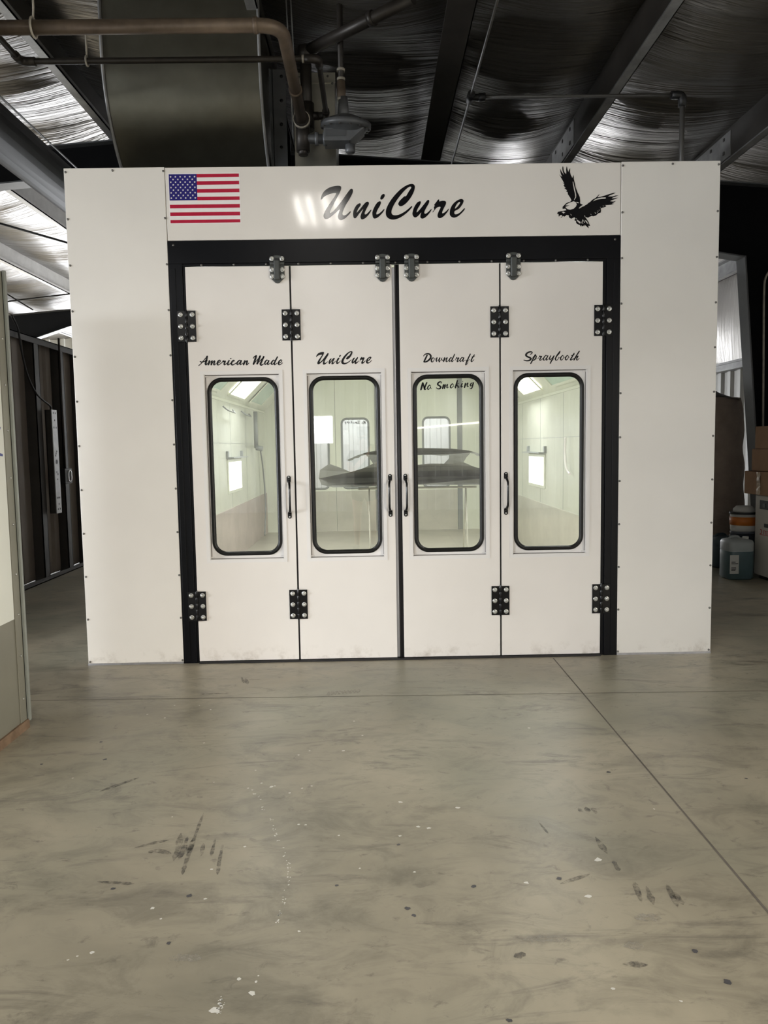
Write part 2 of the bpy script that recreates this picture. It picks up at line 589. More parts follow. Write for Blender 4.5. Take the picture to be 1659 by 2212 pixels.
flat([(1.032, -12), (1.040, -12), (1.040, -0.05), (1.032, -0.05)], 0.0006, 1)
flat([(-5.0, -0.664), (4.5, -0.874), (4.5, -0.868), (-5.0, -0.658)], 0.0006, 1)


def blob(px, py, r, mi, z=0.0007, sx=1.0, n=9, jag=0.35):
    p = at(px, py, 0.0, 2)
    r *= .62
    flat([(p.x + r * sx * math.cos(2 * PI * k / n) * (1 + random.uniform(-jag, jag)),
           p.y + r * math.sin(2 * PI * k / n) * (1 + random.uniform(-jag, jag))) for k in range(n)], z, mi)


for px, py, r in ((329, 1962, .011), (443, 1942, .009), (457, 1878, .008), (348, 1985, .006), (198, 2058, .011), (167, 2066, .005), (147, 2074, .005),
                  (464, 2182, .022), (474, 2168, .008), (478, 2160, .006), (545, 2146, .013), (516, 2115, .009), (553, 2121, .006), (558, 2108, .004),
                  (529, 1829, .008), (645, 1781, .007), (660, 1782, .007), (732, 1805, .008), (777, 1876, .006), (646, 2012, .007), (742, 1622, .012),
                  (645, 1631, .007), (669, 1622, .007), (586, 1700, .013), (594, 1698, .007), (565, 1692, .006), (536, 1703, .007), (545, 1707, .006),
                  (552, 1715, .005), (626, 1713, .007), (653, 1703, .007), (673, 1698, .007), (552, 1664, .006), (462, 1690, .005), (372, 1765, .005),
                  (865, 1733, .012), (989, 1745, .012), (903, 1786, .011), (926, 1789, .012), (864, 1806, .008), (1292, 1857, .018), (1270, 1936, .015),
                  (1137, 1907, .012), (895, 1884, .007), (1143, 1573, .009), (1413, 1748, .006), (1324, 2136, .008), (1471, 2163, .006), (318, 1543, .008),
                  (377, 1524, .007), (455, 1533, .008), (356, 1551, .009), (431, 1524, .006), (765, 1558, .007), (783, 1589, .008), (441, 1605, .007), (157, 1681, .006)):
    blob(px, py, r, 2, sx=1.15)
drips = [(540, 1712), (555, 1717), (567, 1740), (571, 1752), (590, 1775), (594, 1797), (598, 1812), (609, 1830), (618, 1853), (625, 1872), (626, 1884),
         (624, 1900), (620, 1916), (613, 1945), (607, 1970), (602, 1985), (598, 2000)]
for (ax, ay), (bx, by) in zip(drips, drips[1:]):
    for _ in range(4):
        t = random.random()
        blob(ax + (bx - ax) * t + random.uniform(-4, 4), ay + (by - ay) * t, random.uniform(.0025, .006), 2, n=6)
for _ in range(22):
    blob(random.gauss(478, 6), random.gauss(2170, 10), random.uniform(.002, .004), 2, n=6)
for px, py in ((895, 1978), (880, 1963), (1024, 1915), (1572, 2121), (861, 1825), (90, 1651), (727, 1913), (364, 2038), (410, 1935), (245, 1920),
               (1208, 1898), (1500, 2054), (227, 1641), (218, 1603), (1612, 1682), (1314, 1668), (1100, 2205)):
    blob(px, py, random.uniform(.010, .018), 3, z=0.0008)


def streak(pts, w, mi=4, z=0.0009):
    q = [at(x, y, 0.0, 2) for x, y in pts]
    q = [(p.x, p.y) for p in q]
    q = catmull(q, 5)
    n = len(q)
    L, R = [], []
    for i, (x, y) in enumerate(q):
        a, b = q[max(i - 1, 0)], q[min(i + 1, n - 1)]
        dx, dy = b[0] - a[0], b[1] - a[1]
        l = math.hypot(dx, dy) or 1
        t = i / (n - 1)
        ww = w * (0.12 + math.sin(PI * min(1, max(0, t))) ** 0.7) * random.uniform(0.6, 1.25)
        L.append((x - dy / l * ww, y + dx / l * ww))
        R.append((x + dy / l * ww, y - dx / l * ww))
    for i in range(n - 1):
        flat([L[i], R[i], R[i + 1], L[i + 1]], z, mi)


for pts, w in (([(391, 1800), (385, 1830), (375, 1860)], .012), ([(405, 1808), (396, 1835), (386, 1858)], .010),
               ([(440, 1756), (420, 1810), (400, 1868), (394, 1890)], .008), ([(415, 1815), (405, 1845)], .012),
               ([(440, 1822), (434, 1850)], .008), ([(465, 1812), (456, 1850)], .007), ([(482, 1822), (474, 1860), (470, 1890)], .007),
               ([(370, 1845), (340, 1838), (320, 1842)], .012), ([(365, 1815), (330, 1822), (290, 1832)], .009),
               ([(1370, 1905), (1386, 1950)], .010), ([(1396, 1915), (1412, 1955)], .010), ([(1440, 1910), (1464, 1960)], .013), ([(1452, 1925), (1476, 1955)], .010),
               ([(1286, 1808), (1312, 1845)], .010), ([(1325, 1860), (1338, 1882)], .009), ([(1250, 1745), (1256, 1755)], .010), ([(1265, 1743), (1272, 1755)], .010),
               ([(1280, 1745), (1288, 1758)], .010), ([(1162, 1774), (1185, 1802)], .005),
               ([(530, 1465), (535, 1478)], .012), ([(522, 1463), (527, 1476)], .010), ([(215, 1710), (300, 1680)], .012), ([(430, 1500), (500, 1497)], .008),
               ([(210, 1905), (290, 1910)], .010), ([(1210, 1910), (1275, 1888)], .009), ([(1110, 2068), (1135, 2060)], .012), ([(1345, 2083), (1400, 2085)], .010)):
    streak(pts, w)
for k in range(9):
    x = 708 + k * 8
    streak([(x, 1502 - k * .6), (x + 4, 1494 - k * .6)], .012, 5)
for x, y, l in ((400, 2071, 36), (1370, 2045, 22), (1400, 1984, 30), (1180, 2030, 50)):
    streak([(x - l, y), (x, y - 2), (x + l, y)], .016, 5)
o = struct(obj('floor', bm, [M['floor'], M['joint'], M['drip'], M['chip'], M['scuff'], M['patch']]))

# ------------------------------------------------------------------ roof, walls
RX, RZ = -2.78, 4.70           # ridge position and purlin underside there


def roof_z(x):
    return RZ - abs(x - RX) * 0.0775


PUR = [-14.0, -12.4, -10.9, -9.3, -7.75, -6.0, -4.5, -2.85, -1.0, 0.49, 1.86, 3.40]
bays = [-16.2] + PUR + [5.3]
bm = bmesh.new()
NY = 300
for a, b in zip(bays, bays[1:]):
    grid = []
    ph = random.uniform(0, 6)
    for j in range(NY + 1):
        y = -12.2 + 28.4 * j / NY
        row = []
        for i in range(9):
            t = i / 8
            x = a + (b - a) * t
            sag = 0.13 * math.sin(PI * t) * (1 + 0.35 * math.sin(y * 1.9 + ph) + 0.25 * math.sin(y * 5.3 + 2 * ph))
            z = roof_z(x) + 0.30 - sag + 0.010 * math.sin(y * 17 + 3 * math.sin(y * 2.3 + ph) + t * 1.5) * math.sin(PI * t)
            row.append(bm.verts.new((x, y, z)))
        grid.append(row)
    for r0, r1 in zip(grid, grid[1:]):
        for i in range(8):
            f = bm.faces.new((r0[i], r0[i + 1], r1[i + 1], r1[i]))
            f.smooth = True
# weather sheet above
for a, b in ((-16.3, RX), (RX, 5.4)):
    v = [bm.verts.new((x, y, roof_z(x) + 0.42)) for x, y in ((a, -12.3), (b, -12.3), (b, 16.3), (a, 16.3))]
    bm.faces.new(v)
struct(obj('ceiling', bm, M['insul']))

PN = {0.49: ('broad dark roof purlin just right of the grey regulator, with a thin bright edge', .101),
      1.86: ('long dark roof purlin with a pale lower lip, crossing above the word sign and eagle', .07),
      3.40: ('rightmost dark roof purlin, ending above the top right corner of the white booth', .07),
      -2.85: ('dark roof purlin at upper left beside the curved silver duct', .07),
      -1.0: ('roof purlin mostly hidden behind the wide silver duct', .07),
      -4.5: ('first pale galvanised purlin under the black rafter at left', .07),
      -6.0: ('second pale galvanised purlin at left, over the dark stud wall', .07),
      -7.75: ('lowest pale purlin at left, nearest the grey steel enclosure top', .07)}
for x in PUR:
    if x not in PN:
        continue
    lab, fw = PN[x]
    z = roof_z(x)
    bm = bmesh.new()
    s = 1
    bm_box(bm, (x - .01, -12, z + .012), (x + .01, 16, z + .31), 0)
    bm_box(bm, (x - (fw if fw > .1 else .01), -12, z), (x + fw, 16, z + .014), 0 if fw > .1 else 1)
    bm_box(bm, (x + fw - .008, -12, z), (x + fw, 16, z + .045), 1)  # lower flange and lip painted lighter, as if catching light
    bm_box(bm, (x - .07, -12, z + .30), (x + .01, 16, z + .315), 0)
    # lap plates over the rafters, with bolt heads
    for yy in (2.6, 11.0):
        bm_box(bm, (x - .018, yy, z + .02), (x - .01, yy + .9, z + .26), 1)
        for k in range(3):
            for h in (.07, .20):
                bm_box(bm, (x - .024, yy + .12 + k * .3, z + h), (x - .018, yy + .15 + k * .3, z + h + .03), 0)
    far = x < -4
    tag(obj('roof_purlin', bm, [M['purlin_far'] if far else M['purlin'], M['purlin_far'] if far else M['galv_beam']]), lab, 'roof beam', 'roof purlins running front to back')


def corrugated(bm, p0, p1, z0, z1, nrm, pitch=.3, depth=.035, mi=0):
    """Ribbed sheet from p0 to p1 (x, y), ribs vertical, standing out along nrm."""
    p0, p1, nrm = Vector((*p0, 0)), Vector((*p1, 0)), Vector((*nrm, 0))
    L = (p1 - p0).length
    d = (p1 - p0).normalized()
    s, pts = 0.0, []
    while s < L:
        for ds, h in ((0, 0), (.17, 0), (.19, 1), (.28, 1)):
            if s + ds * pitch / .3 <= L:
                pts.append((s + ds * pitch / .3, h * depth))
        s += pitch
    pts.append((L, 0))
    vs = [[bm.verts.new(p0 + d * a + nrm * h + Vector((0, 0, z))) for a, h in pts] for z in (z0, z1)]
    for i in range(len(pts) - 1):
        f = bm.faces.new((vs[0][i], vs[0][i + 1], vs[1][i + 1], vs[1][i]))
        f.material_index = mi


bm = bmesh.new()
corrugated(bm, (5.0, -12), (5.0, -10.4), 0, 2.5, (-1, 0), .3, .04, 0)
corrugated(bm, (5.0, -6), (5.0, 16), 0, 2.5, (-1, 0), .3, .04, 0)
bm_box(bm, (5.06, -6, 0), (5.2, 16.2, 4.5), 1)
bm_box(bm, (5.06, -12.2, 0), (5.2, -10.4, 4.5), 1)
bm_box(bm, (5.06, -10.4, 3.0), (5.2, -6, 4.5), 1)
grid = []
for j in range(141):
    y = -5.9 + 21.9 * j / 140
    row = []
    for i in range(7):
        t = i / 6
        row.append(bm.verts.new((5.05 - .09 * math.sin(PI * t) * (1 + .5 * math.sin(y * 4)), y, 2.5 + 1.4 * t)))
    grid.append(row)
for a, b in zip(grid, grid[1:]):
    for i in range(6):
        f = bm.faces.new((a[i], a[i + 1], b[i + 1], b[i]))
        f.smooth = True
        f.material_index = 1
struct(obj('wall_right', bm, [M['liner'], M['insul_wall']]))
boxes('wall_girt', [((4.86, 3.6, 2.44), (5.0, 15.9, 2.56)), ((4.84, 3.6, 2.44), (4.86, 15.9, 2.47)), ((4.84, 3.6, 2.53), (4.86, 15.9, 2.56))], M['galv_beam'])
tag(bpy.data.objects['wall_girt'], 'pale horizontal wall girt above the white ribbed panels right of the booth', 'girt')
boxes('eave_strut', [((4.82, 3.5, 3.72), (4.84, 15.9, 3.95)), ((4.74, 3.5, 3.72), (4.84, 15.9, 3.74)), ((4.74, 3.5, 3.93), (4.84, 15.9, 3.95))], M['galv_beam'])
tag(bpy.data.objects['eave_strut'], 'pale galvanised eave strut at the top of the right side wall', 'beam')

# far gable wall with two roll-up door openings, front gable wall with its opening, far left side wall
bm = bmesh.new()
for x0, x1, z0, z1 in ((-16, -8.7, 0, 5), (-8.7, -2.5, 3.7, 5), (-2.5, 2.6, 0, 5), (2.6, 4.6, 2.6, 5), (4.6, 5.1, 0, 5)):
    corrugated(bm, (x0, 15.95), (x1, 15.95), z0, min(z1, 4.95), (0, -1), .3, .035)
struct(obj('wall_rear', bm, M['liner']))
bm = bmesh.new()
for x0, x1, z0, z1 in ((-16, -8.9, 0, 5), (-8.9, -4.5, 3.05, 5), (-4.5, -1.5, 0, 5), (-1.5, -1.06, 0, 1.53), (-1.5, -1.06, 2.13, 5), (-1.06, 5.1, 0, 5)):
    corrugated(bm, (x0, -12.0), (x1, -12.0), z0, min(z1, 4.95), (0, 1), .3, .035)
struct(obj('wall_front', bm, M['liner']))
w = struct(boxes('window_1', [((-1.5, -12.04, 1.53), (-1.06, -12.02, 2.13))], M['day']))
boxes('window_frame', [((-1.53, -12.05, 1.50), (-1.5, -11.95, 2.16)), ((-1.06, -12.05, 1.50), (-1.03, -11.95, 2.16)), ((-1.53, -12.05, 2.13), (-1.03, -11.95, 2.16)), ((-1.53, -12.05, 1.50), (-1.03, -11.95, 1.53))], M['frame_white'], w)
bm = bmesh.new()
for y0, y1, z0, z1 in ((-12, -8.5, 0, 4.2), (-8.5, -3.5, 3.0, 4.2), (-3.5, 16, 0, 4.2)):
    corrugated(bm, (-15.9, y0), (-15.9, y1), z0, z1, (1, 0), .3, .035)
struct(obj('wall_left', bm, M['liner']))

# ------------------------------------------------------------------ stud wall left of the booth
t = thing('stud_wall', 'dark stud-framed partition wall left of the booth', 'partition wall', (-3.95, 5.5, 0))
loc0 = Vector((-3.95, 5.5, 0))


def rel(o, base):
    """Shift a freshly built child mesh so that its parent's location does not move it."""
    o.location = -Vector(base)
    return o


bm = bmesh.new()
bm_box(bm, (-4.0, 0.3, 0.02), (-3.985, 9.5, 2.72), 0)  # near stretch runs on unseen, lengthened to shade the aisle
corrugated(bm, (-3.98, 0.3), (-3.98, 9.5), 0.03, 2.70, (1, 0), .42, .03, 0)
rel(obj('sheeting', bm, M['wall_dark'], t), loc0)
rel(boxes('top_track', [((-4.02, 0.3, 2.70), (-3.86, 9.5, 2.71)), ((-3.87, 0.3, 2.64), (-3.86, 9.5, 2.71)), ((-4.02, 0.3, 2.64), (-4.01, 9.5, 2.71))], M['stud'], t), loc0)
rel(boxes('bottom_track', [((-4.02, 0.3, 0.0), (-3.86, 9.5, 0.01)), ((-3.87, 0.3, 0.0), (-3.86, 9.5, 0.05))], M['stud'], t), loc0)
for y in (.9, 1.5, 2.1, 2.75, 3.42, 4.10, 4.72, 5.35, 6.0, 6.7, 7.4):
    rel(boxes('stud', [((-3.985, y, .01), (-3.865, y + .012, 2.70)), ((-3.875, y, .01), (-3.865, y + .13, 2.70)), ((-3.89, y + .118, .01), (-3.865, y + .13, 2.70))], M['stud'], t, 0), loc0)

p0, p1 = at(110, 885, -3.79, 0), at(128, 1108, -3.79, 0)
t = thing('wiring_strut', 'galvanised punched strut box hung upright on the dark stud wall', 'wiring box', (-3.83, 3.75, .75))
b0 = Vector((-3.83, 3.75, .75))
ya, yb, za, zb = p0.y, p1.y + .06, p1.z, p0.z
rel(boxes('housing', [((-3.862, ya, za), (-3.79, ya + .012, zb)), ((-3.862, ya, za), (-3.85, yb, zb)), ((-3.862, yb - .012, za), (-3.79, yb, zb))], M['pipe_dark'], t, .002), b0)
bm = bmesh.new()
bm_box(bm, (-3.792, ya, za), (-3.783, yb, zb), 0)
for k, (fy, fz) in enumerate(((.3, .03), (.7, .03), (.5, .1), (.3, .17), (.72, .17), (.45, .42), (.6, .40), (.35, .44), (.4, .6), (.6, .62), (.5, .67), (.25, .85), (.5, .85), (.72, .85), (.5, .91), (.3, .96), (.7, .96))):
    yy, zz = ya + (yb - ya) * fy, zb + (za - zb) * fz
    bm_box(bm, (-3.7835, yy - .008, zz - .010), (-3.7815, yy + .008, zz + .010), 1)
bm_lathe(bm, [(.026, 0), (.026, .002)], (-3.7835, ya + (yb - ya) * .5, zb + (za - zb) * .5), 'X', 16, 1)
rel(obj('cover', bm, [M['strip'], M['slot']], t), b0)

pts = [at(24, 682, -3.84, 0), at(38, 712, -3.84, 0), at(46, 760, -3.84, 0), at(60, 815, -3.84, 0), at(82, 853, -3.83, 0), at(112, 876, -3.81, 0), Vector((-3.81, p0.y + .10, zb + .002))]
bm = bmesh.new()
bm_tube(bm, [Vector((*catmull([(q.y, q.z) for q in pts], 6)[i], 0)) for i in range(0)] or [Vector((-3.835, a, b)) for a, b in catmull([(q.y, q.z) for q in pts], 6)], .011, 8)
tag(obj('hanging_cable', bm, M['cable']), 'black cable drooping down the stud wall to the wiring strut', 'cable')

t = thing('outlet_box', 'small dark outlet box with a bright oval ring on the stud wall', 'outlet box', (-3.82, 4.06, 1.12))
b0 = Vector((-3.82, 4.06, 1.12))
rel(boxes('housing', [((-3.865, 3.95, 1.07), (-3.80, 4.16, 1.25))], M['slot'], t, .006), b0)
bm = bmesh.new()
cy_, cz_ = 4.08, 1.16
ring = [(cy_ + .045 * math.cos(a), cz_ + (.045 * math.sin(a)) + (.022 if math.sin(a) > 0 else -.022)) for a in [2 * PI * k / 20 for k in range(21)]]
bm_tube(bm, [Vector((-3.797, a, b)) for a, b in ring], .008, 6, False)
o = rel(obj('ring', bm, M['vinyl_white'], t), b0)
o['label'] = 'bright oval ring'
t = thing('wall_conduit', 'thin dark conduit running down the stud wall to the outlet box', 'conduit', (-3.84, 4.06, 1.25))
bm = bmesh.new()
bm_tube(bm, [(-3.84, 4.06, 1.25), (-3.84, 4.06, 2.78)], .012, 8)
rel(obj('tube', bm, M['pipe_dark'], t), (-3.84, 4.06, 1.25))

# ------------------------------------------------------------------ steel building frames


def steel_frame(Y, label, knee, right):
    t = thing('steel_frame', label, 'building frame', (0, Y, 0))
    xr = 4.75 if right else -4.0
    top = lambda x: roof_z(x) - .005
    bm = bmesh.new()
    up = [(-15.8, top(-15.8)), (RX, top(RX)), (xr, top(xr))]
    low = [(xr, 3.36)] if right else [(xr, top(xr) - .36)]
    if right:
        low += [(3.84, 3.42), (2.4, 3.66)]
    low += [(RX, top(RX) - .32), (-4.07, top(-4.07) - .33)]
    if knee:
        low += [(-6.47, top(-6.47) - .34), (-7.4, top(-7.4) - .57)]
    low += [(-15.8, top(-15.8) - (1.5 if knee else .6))]
    prof = up + low
    plate(bm, [[(x, z) for x, z in prof]], -.012, .012, 0)
    o = obj('rafter', bm, M['black_web'] if right else M['frame_steel'], t)
    bm = bmesh.new()
    for a, b in zip(low[(1 if right else 0):], low[(2 if right else 1):]):
        v = [bm.verts.new((x, y, z + dz)) for (x, z) in (a, b) for y in (-.1, .1) for dz in (0, -.014)]
        bmesh.ops.convex_hull(bm, input=v)
    for a, b in zip(up, up[1:]):
        v = [bm.verts.new((x, y, z - dz)) for (x, z) in (a, b) for y in (-.1, .1) for dz in (0, .014)]
        bmesh.ops.convex_hull(bm, input=v)
    f = obj('flange', bm, M['flange'], t)
    f['label'] = 'grey flanges of the rafter'
    if right:
        bm = bmesh.new()
        plate(bm, [[(3.86, 3.42), (4.75, 3.36), (4.75, 0), (4.14, 0)]], -.012, .012, 0)
        obj('column', bm, M['black_web'], t)
        bm = bmesh.new()
        v = [bm.verts.new((x + dx, y, z)) for (x, z) in ((3.84, 3.42), (4.13, 0)) for y in (-.1, .1) for dx in (0, .016)]
        bmesh.ops.convex_hull(bm, input=v)
        f = obj('column_flange', bm, M['flange'], t)
        f['label'] = 'sloping grey inner flange of the column'
    return t


steel_frame(3.3, 'near black steel building frame passing behind the booth top, column at right', False, True)
steel_frame(11.4, 'far blue-black steel rafter above the stud wall at left', True, False)

# bracing rods in the left bay
for a, b, lab in ((at(-30, 474, 4.6), at(200, 540, 4.6), 'upper thin bracing rod crossing the pale ceiling at left'),
                  (at(10, 652, 9.0), at(200, 629, 9.0), 'lower thin bracing rod just above the far rafter at left'),
                  (at(10, 632, 10.0), at(72, 670, 10.0), 'short slanted bracing rod under the lowest pale purlin')):
    bm = bmesh.new()
    bm_tube(bm, [a, b], .014, 6)
    tag(obj('bracing_rod', bm, M['cable']), lab, 'rod', 'bracing rods in the left bay')

# dark round duct beside the booth
bm = bmesh.new()
bm_tube(bm, [(-2.72, -8, 3.66), (-2.72, 2.9, 3.66)], .165, 24)
bm_tube(bm, [(-2.72, 2.86, 3.66), (-2.72, 2.92, 3.66)], .19, 24)
bm_tube(bm, [(-2.62, -8, 3.83), (-2.62, 2.9, 3.83)], .007, 8, mi=1)
tag(obj('round_duct', bm, [M['duct_dark'], M['galv_beam']]), 'dark round duct running to the top left corner of the booth', 'duct')

# ------------------------------------------------------------------ grey enclosure, left foreground
t = thing('equipment_enclosure', 'grey sheet steel enclosure at the left edge, nearer than the booth', 'enclosure', (-2.3, -1.6, 0))
b0 = Vector((-2.3, -1.6, 0))
XF, YF = -2.03, -1.158
rel(boxes('body', [((-2.6, -2.0, .05), (XF, YF - .02, 2.36))], M['encl'], t), b0)
rel(boxes('edge_trim', [((XF, YF - .085, .05), (XF + .006, YF, 2.37)), ((-2.6, YF - .022, .05), (XF + .006, YF, 2.37)), ((XF, YF - .012, .05), (XF + .016, YF, 2.37))], M['encl'], t, .002), b0)
rel(boxes('corner_bead', [((XF + .004, YF - .014, .04), (XF + .02, YF + .006, 2.375))], M['encl_trim'], t, .003), b0)
rel(boxes('base_skirt', [((-2.6, -2.0, 0), (XF + .012, YF - .005, .05))], M['wood'], t), b0)
brd = rel(boxes('white_board', [((XF, -1.97, .605), (XF + .005, -1.252, 2.12))], M['white_board'], t), b0)
brd['label'] = 'glossy white board with a blue printed stripe'
bm = bmesh.new()
top_ = [(-1.27, 1.462), (-1.36, 1.470), (-1.6, 1.50)]
v = [(-1.27, 1.448), (-1.6, 1.47)]
for a, b in (((-1.272, 1.452, 1.440), (-1.60, 1.50, 1.47)),):
    f = bm.faces.new([bm.verts.new((XF + .0056, yy, zz)) for yy, zz in ((a[0], a[1]), (b[0], b[1]), (b[0], b[2]), (a[0], a[2]))])
bm_box(bm, (XF + .005, -1.60, 1.56), (XF + .0058, -1.30, 1.563))
for q in (((-1.282, 1.585), (-1.292, 1.57)), ((-1.292, 1.57), (-1.30, 1.588)), ((-1.31, 1.57), (-1.34, 1.57)), ((-1.34, 1.57), (-1.34, 1.59))):
    bm_tube(bm, [(XF + .006, *q[0]), (XF + .006, *q[1])], .0018, 5)
o = obj('printed_stripe', bm, M['print_blue'], brd)
bm = bmesh.new()
bm_lathe(bm, [(.0, .0), (.006, .0), (.0055, .004), (.0, .005)], (0, 0, 0), 'X', 10)
sc = None
for k, z in enumerate((.17, .40, .62, .83, 1.09, 1.33, 1.57, 1.80, 2.03)):
    if sc is None:
        sc = rel(obj('screw', bm, M['zinc'], t, 0), b0)
        sc.location = Vector((XF + .006, YF - .05, z)) - b0
    else:
        copy_to(sc, t, Vector((XF + .006, YF - .05, z)) - b0)
bm = bmesh.new()
bm_lathe(bm, [(.0, 0), (.045, 0), (.045, .03), (.035, .05), (.035, .09), (.02, .11), (.0, .11)], (XF - .08, YF - .06, 2.36), 'Z', 20)
o = rel(obj('vent_cap', bm, M['collar'], t), b0)
o['label'] = 'beige cap on the roof corner'

# ------------------------------------------------------------------ overhead duct, box, pipes
D0, D1, DX0, DX1, DR, DB = .6, 1.7, -2.05, -.93, .9, 3.41
t = thing('exhaust_duct', 'wide curved galvanised duct rising from the booth top to the roof', 'duct', (-1.5, 1.2, 3.3))
b0 = Vector((-1.5, 1.2, 3.3))
prof = [(D0, 4.73)] + [(D0 + DR - DR * math.cos(a), DB + DR - DR * math.sin(a)) for a in [PI / 2 * k / 14 for k in range(15)]] + [(2.7, DB)]
inn = [(2.7, DB + 1.1), (D1 + .15, DB + 1.1), (D1, DB + 1.22), (D1, 4.73)]
bm = bmesh.new()
ring = prof + inn
A = [bm.verts.new((DX0, y, z)) for y, z in ring]
B = [bm.verts.new((DX1, y, z)) for y, z in ring]
for i in range(len(ring) - 1):
    f = bm.faces.new((A[i], A[i + 1], B[i + 1], B[i]))
    f.smooth = i < len(prof) - 1
for q in (A, B):
    cc = [bm.verts.new(v.co) for v in q]
    bmesh.ops.triangle_fill(bm, edges=[bm.edges.new((cc[i], cc[(i + 1) % len(cc)])) for i in range(len(cc))], use_beauty=True)
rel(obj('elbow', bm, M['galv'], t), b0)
for x in (DX0, DX1):
    bm = bmesh.new()
    bm_tube(bm, [(x, y - .006, z) for y, z in prof], .012, 6)
    o = rel(obj('seam', bm, M['galv_beam'], t), b0)
rel(boxes('end_drop', [((DX0, 2.3, 3.28), (DX1, 2.72, 4.52))], M['galv'], t), b0)
rel(boxes('foot', [((DX0 + .02, .98, 3.283), (DX1 - .02, 2.4, DB + .03))], M['galv'], t), b0)

t = thing('control_box', 'tall pale galvanised box behind the grey regulator on the booth top', 'metal box', (-.6, 1.3, 3.283))
b0 = Vector((-.6, 1.3, 3.283))
pa, pb = at(632, 160, 1.1), at(727, 362, 1.1)
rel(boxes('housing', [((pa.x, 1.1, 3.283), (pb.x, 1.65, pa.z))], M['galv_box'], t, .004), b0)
rel(boxes('top_cap', [((pa.x - .004, 1.093, pa.z - .07), (pb.x + .004, 1.1, pa.z + .006))], M['galv_box'], t), b0)
for px, py in ((645, 166), (708, 164), (718, 180)):
    q = at(px, py, 1.09)
    bm = bmesh.new()
    bm_lathe(bm, [(0, 0), (.010, 0), (.008, -.006), (0, -.006)], (q.x, 1.093, q.z), 'Y', 10)
    rel(obj('screw', bm, M['screw'], t), b0)
pa, pb = at(597, 150, 1.0), at(622, 362, 1.0)
t = thing('duct_post', 'bolted grey angle post between the curved duct and the pale box', 'post', (pb.x - .05, 1.05, 3.283))
b0 = t.location.copy()
rel(boxes('angle', [((pb.x - .105, 1.0, 3.283), (pb.x, 1.012, pa.z)), ((pb.x - .115, 1.0, 3.283), (pb.x - .10, 1.1, pa.z)), ((pb.x - .125, .985, 3.283), (pb.x - .115, 1.0, pa.z))], M['flange'], t), b0)
for py in (165, 217, 268, 318):
    q = at(608, py, .995)
    bm = bmesh.new()
    bm_lathe(bm, [(0, 0), (.012, 0), (.012, -.008), (0, -.008)], (q.x, 1.0, q.z), 'Y', 8)
    rel(obj('bolt', bm, M['slot'], t), b0)

# main gas pipe
zp = 3.835
end = Vector((-.645, .70, zp))
t = thing('gas_pipe', 'thick weathered gas pipe crossing the silver duct, upper of two', 'pipe', (-2, -.6, zp))
b0 = t.location.copy()
bm = bmesh.new()
bm_tube(bm, path([(-2.54, -.6, zp), (-.64, -.6, zp), (end.x, end.y, zp)], .14, 8), .0385, 16)
rel(obj('tube', bm, M['pipe'], t), b0)
bm = bmesh.new()
bm_tube(bm, [(-.80, -.6, zp), (-.775, -.6, zp)], .043, 16)
rel(obj('coupling', bm, M['pipe'], t), b0)
bm = bmesh.new()
bm_tube(bm, [(-.643, .18, zp), (-.643, .21, zp)], .045, 16)
rel(obj('coupling', bm, M['pipe'], t), b0)
t2 = thing('pipe_hanger', 'pale hanger strap with rod on the thick gas pipe', 'pipe hanger', (-1.97, -.6, zp), 'pipe hangers')
b1 = t2.location.copy()
bm = bmesh.new()
hx = at(70, 50, -.6).x
bm_tube(bm, [(hx + .005, -.6 + .046 * math.cos(a), zp + .052 * math.sin(a)) for a in [2 * PI * k / 16 for k in range(17)]], .007, 6, False)
bm_tube(bm, [(hx + .005, -.6, zp + .05), (hx + .01, -.6, zp + .11), (hx, -.6, 4.95)], .006, 6)
rel(obj('strap', bm, M['collar'], t2), b1)

# second pipe
z2 = 3.94
t = thing('air_pipe', 'thinner dark pipe crossing the silver duct, lower of two', 'pipe', (-1.5, 0, z2))
b0 = t.location.copy()
xa, xb = at(46, 137, 0).x, at(688, 140, 0).x
bm = bmesh.new()
bm_tube(bm, path([(xa, -7, z2), (xa, 0, z2), (xb, 0, z2), (xb, .86, z2), (xb - .12, .86, z2)], .05, 6), .0185, 12)
rel(obj('tube', bm, M['pipe_dark'], t), b0)
for pp in ([(xb - .09, 0, z2), (xb, 0, z2), (xb, .09, z2)], [(xb, .77, z2), (xb, .86, z2), (xb - .09, .86, z2)], [(xa, -.09, z2), (xa, 0, z2), (xa + .09, 0, z2)]):
    bm = bmesh.new()
    bm_tube(bm, path(pp, .05, 6), .027, 12)
    rel(obj('elbow', bm, M['pipe_dark'], t), b0)
bm = bmesh.new()
bm_tube(bm, [(xb - .105, 0, z2), (xb - .088, 0, z2)], .024, 12)
o = rel(obj('sealant_ring', bm, M['collar'], t), b0)
hx = at(188, 133, 0).x
t2 = thing('pipe_hanger', 'small pale hanger clip on the thinner pipe', 'pipe hanger', (hx, 0, z2), 'pipe hangers')
bm = bmesh.new()
bm_tube(bm, [(hx, .026 * math.cos(a), z2 + .03 * math.sin(a)) for a in [2 * PI * k / 14 for k in range(15)]], .006, 6, False)
bm_tube(bm, [(hx, 0, z2 + .03), (hx, 0, z2 + .16)], .006, 6)
rel(obj('strap', bm, M['collar'], t2), t2.location)

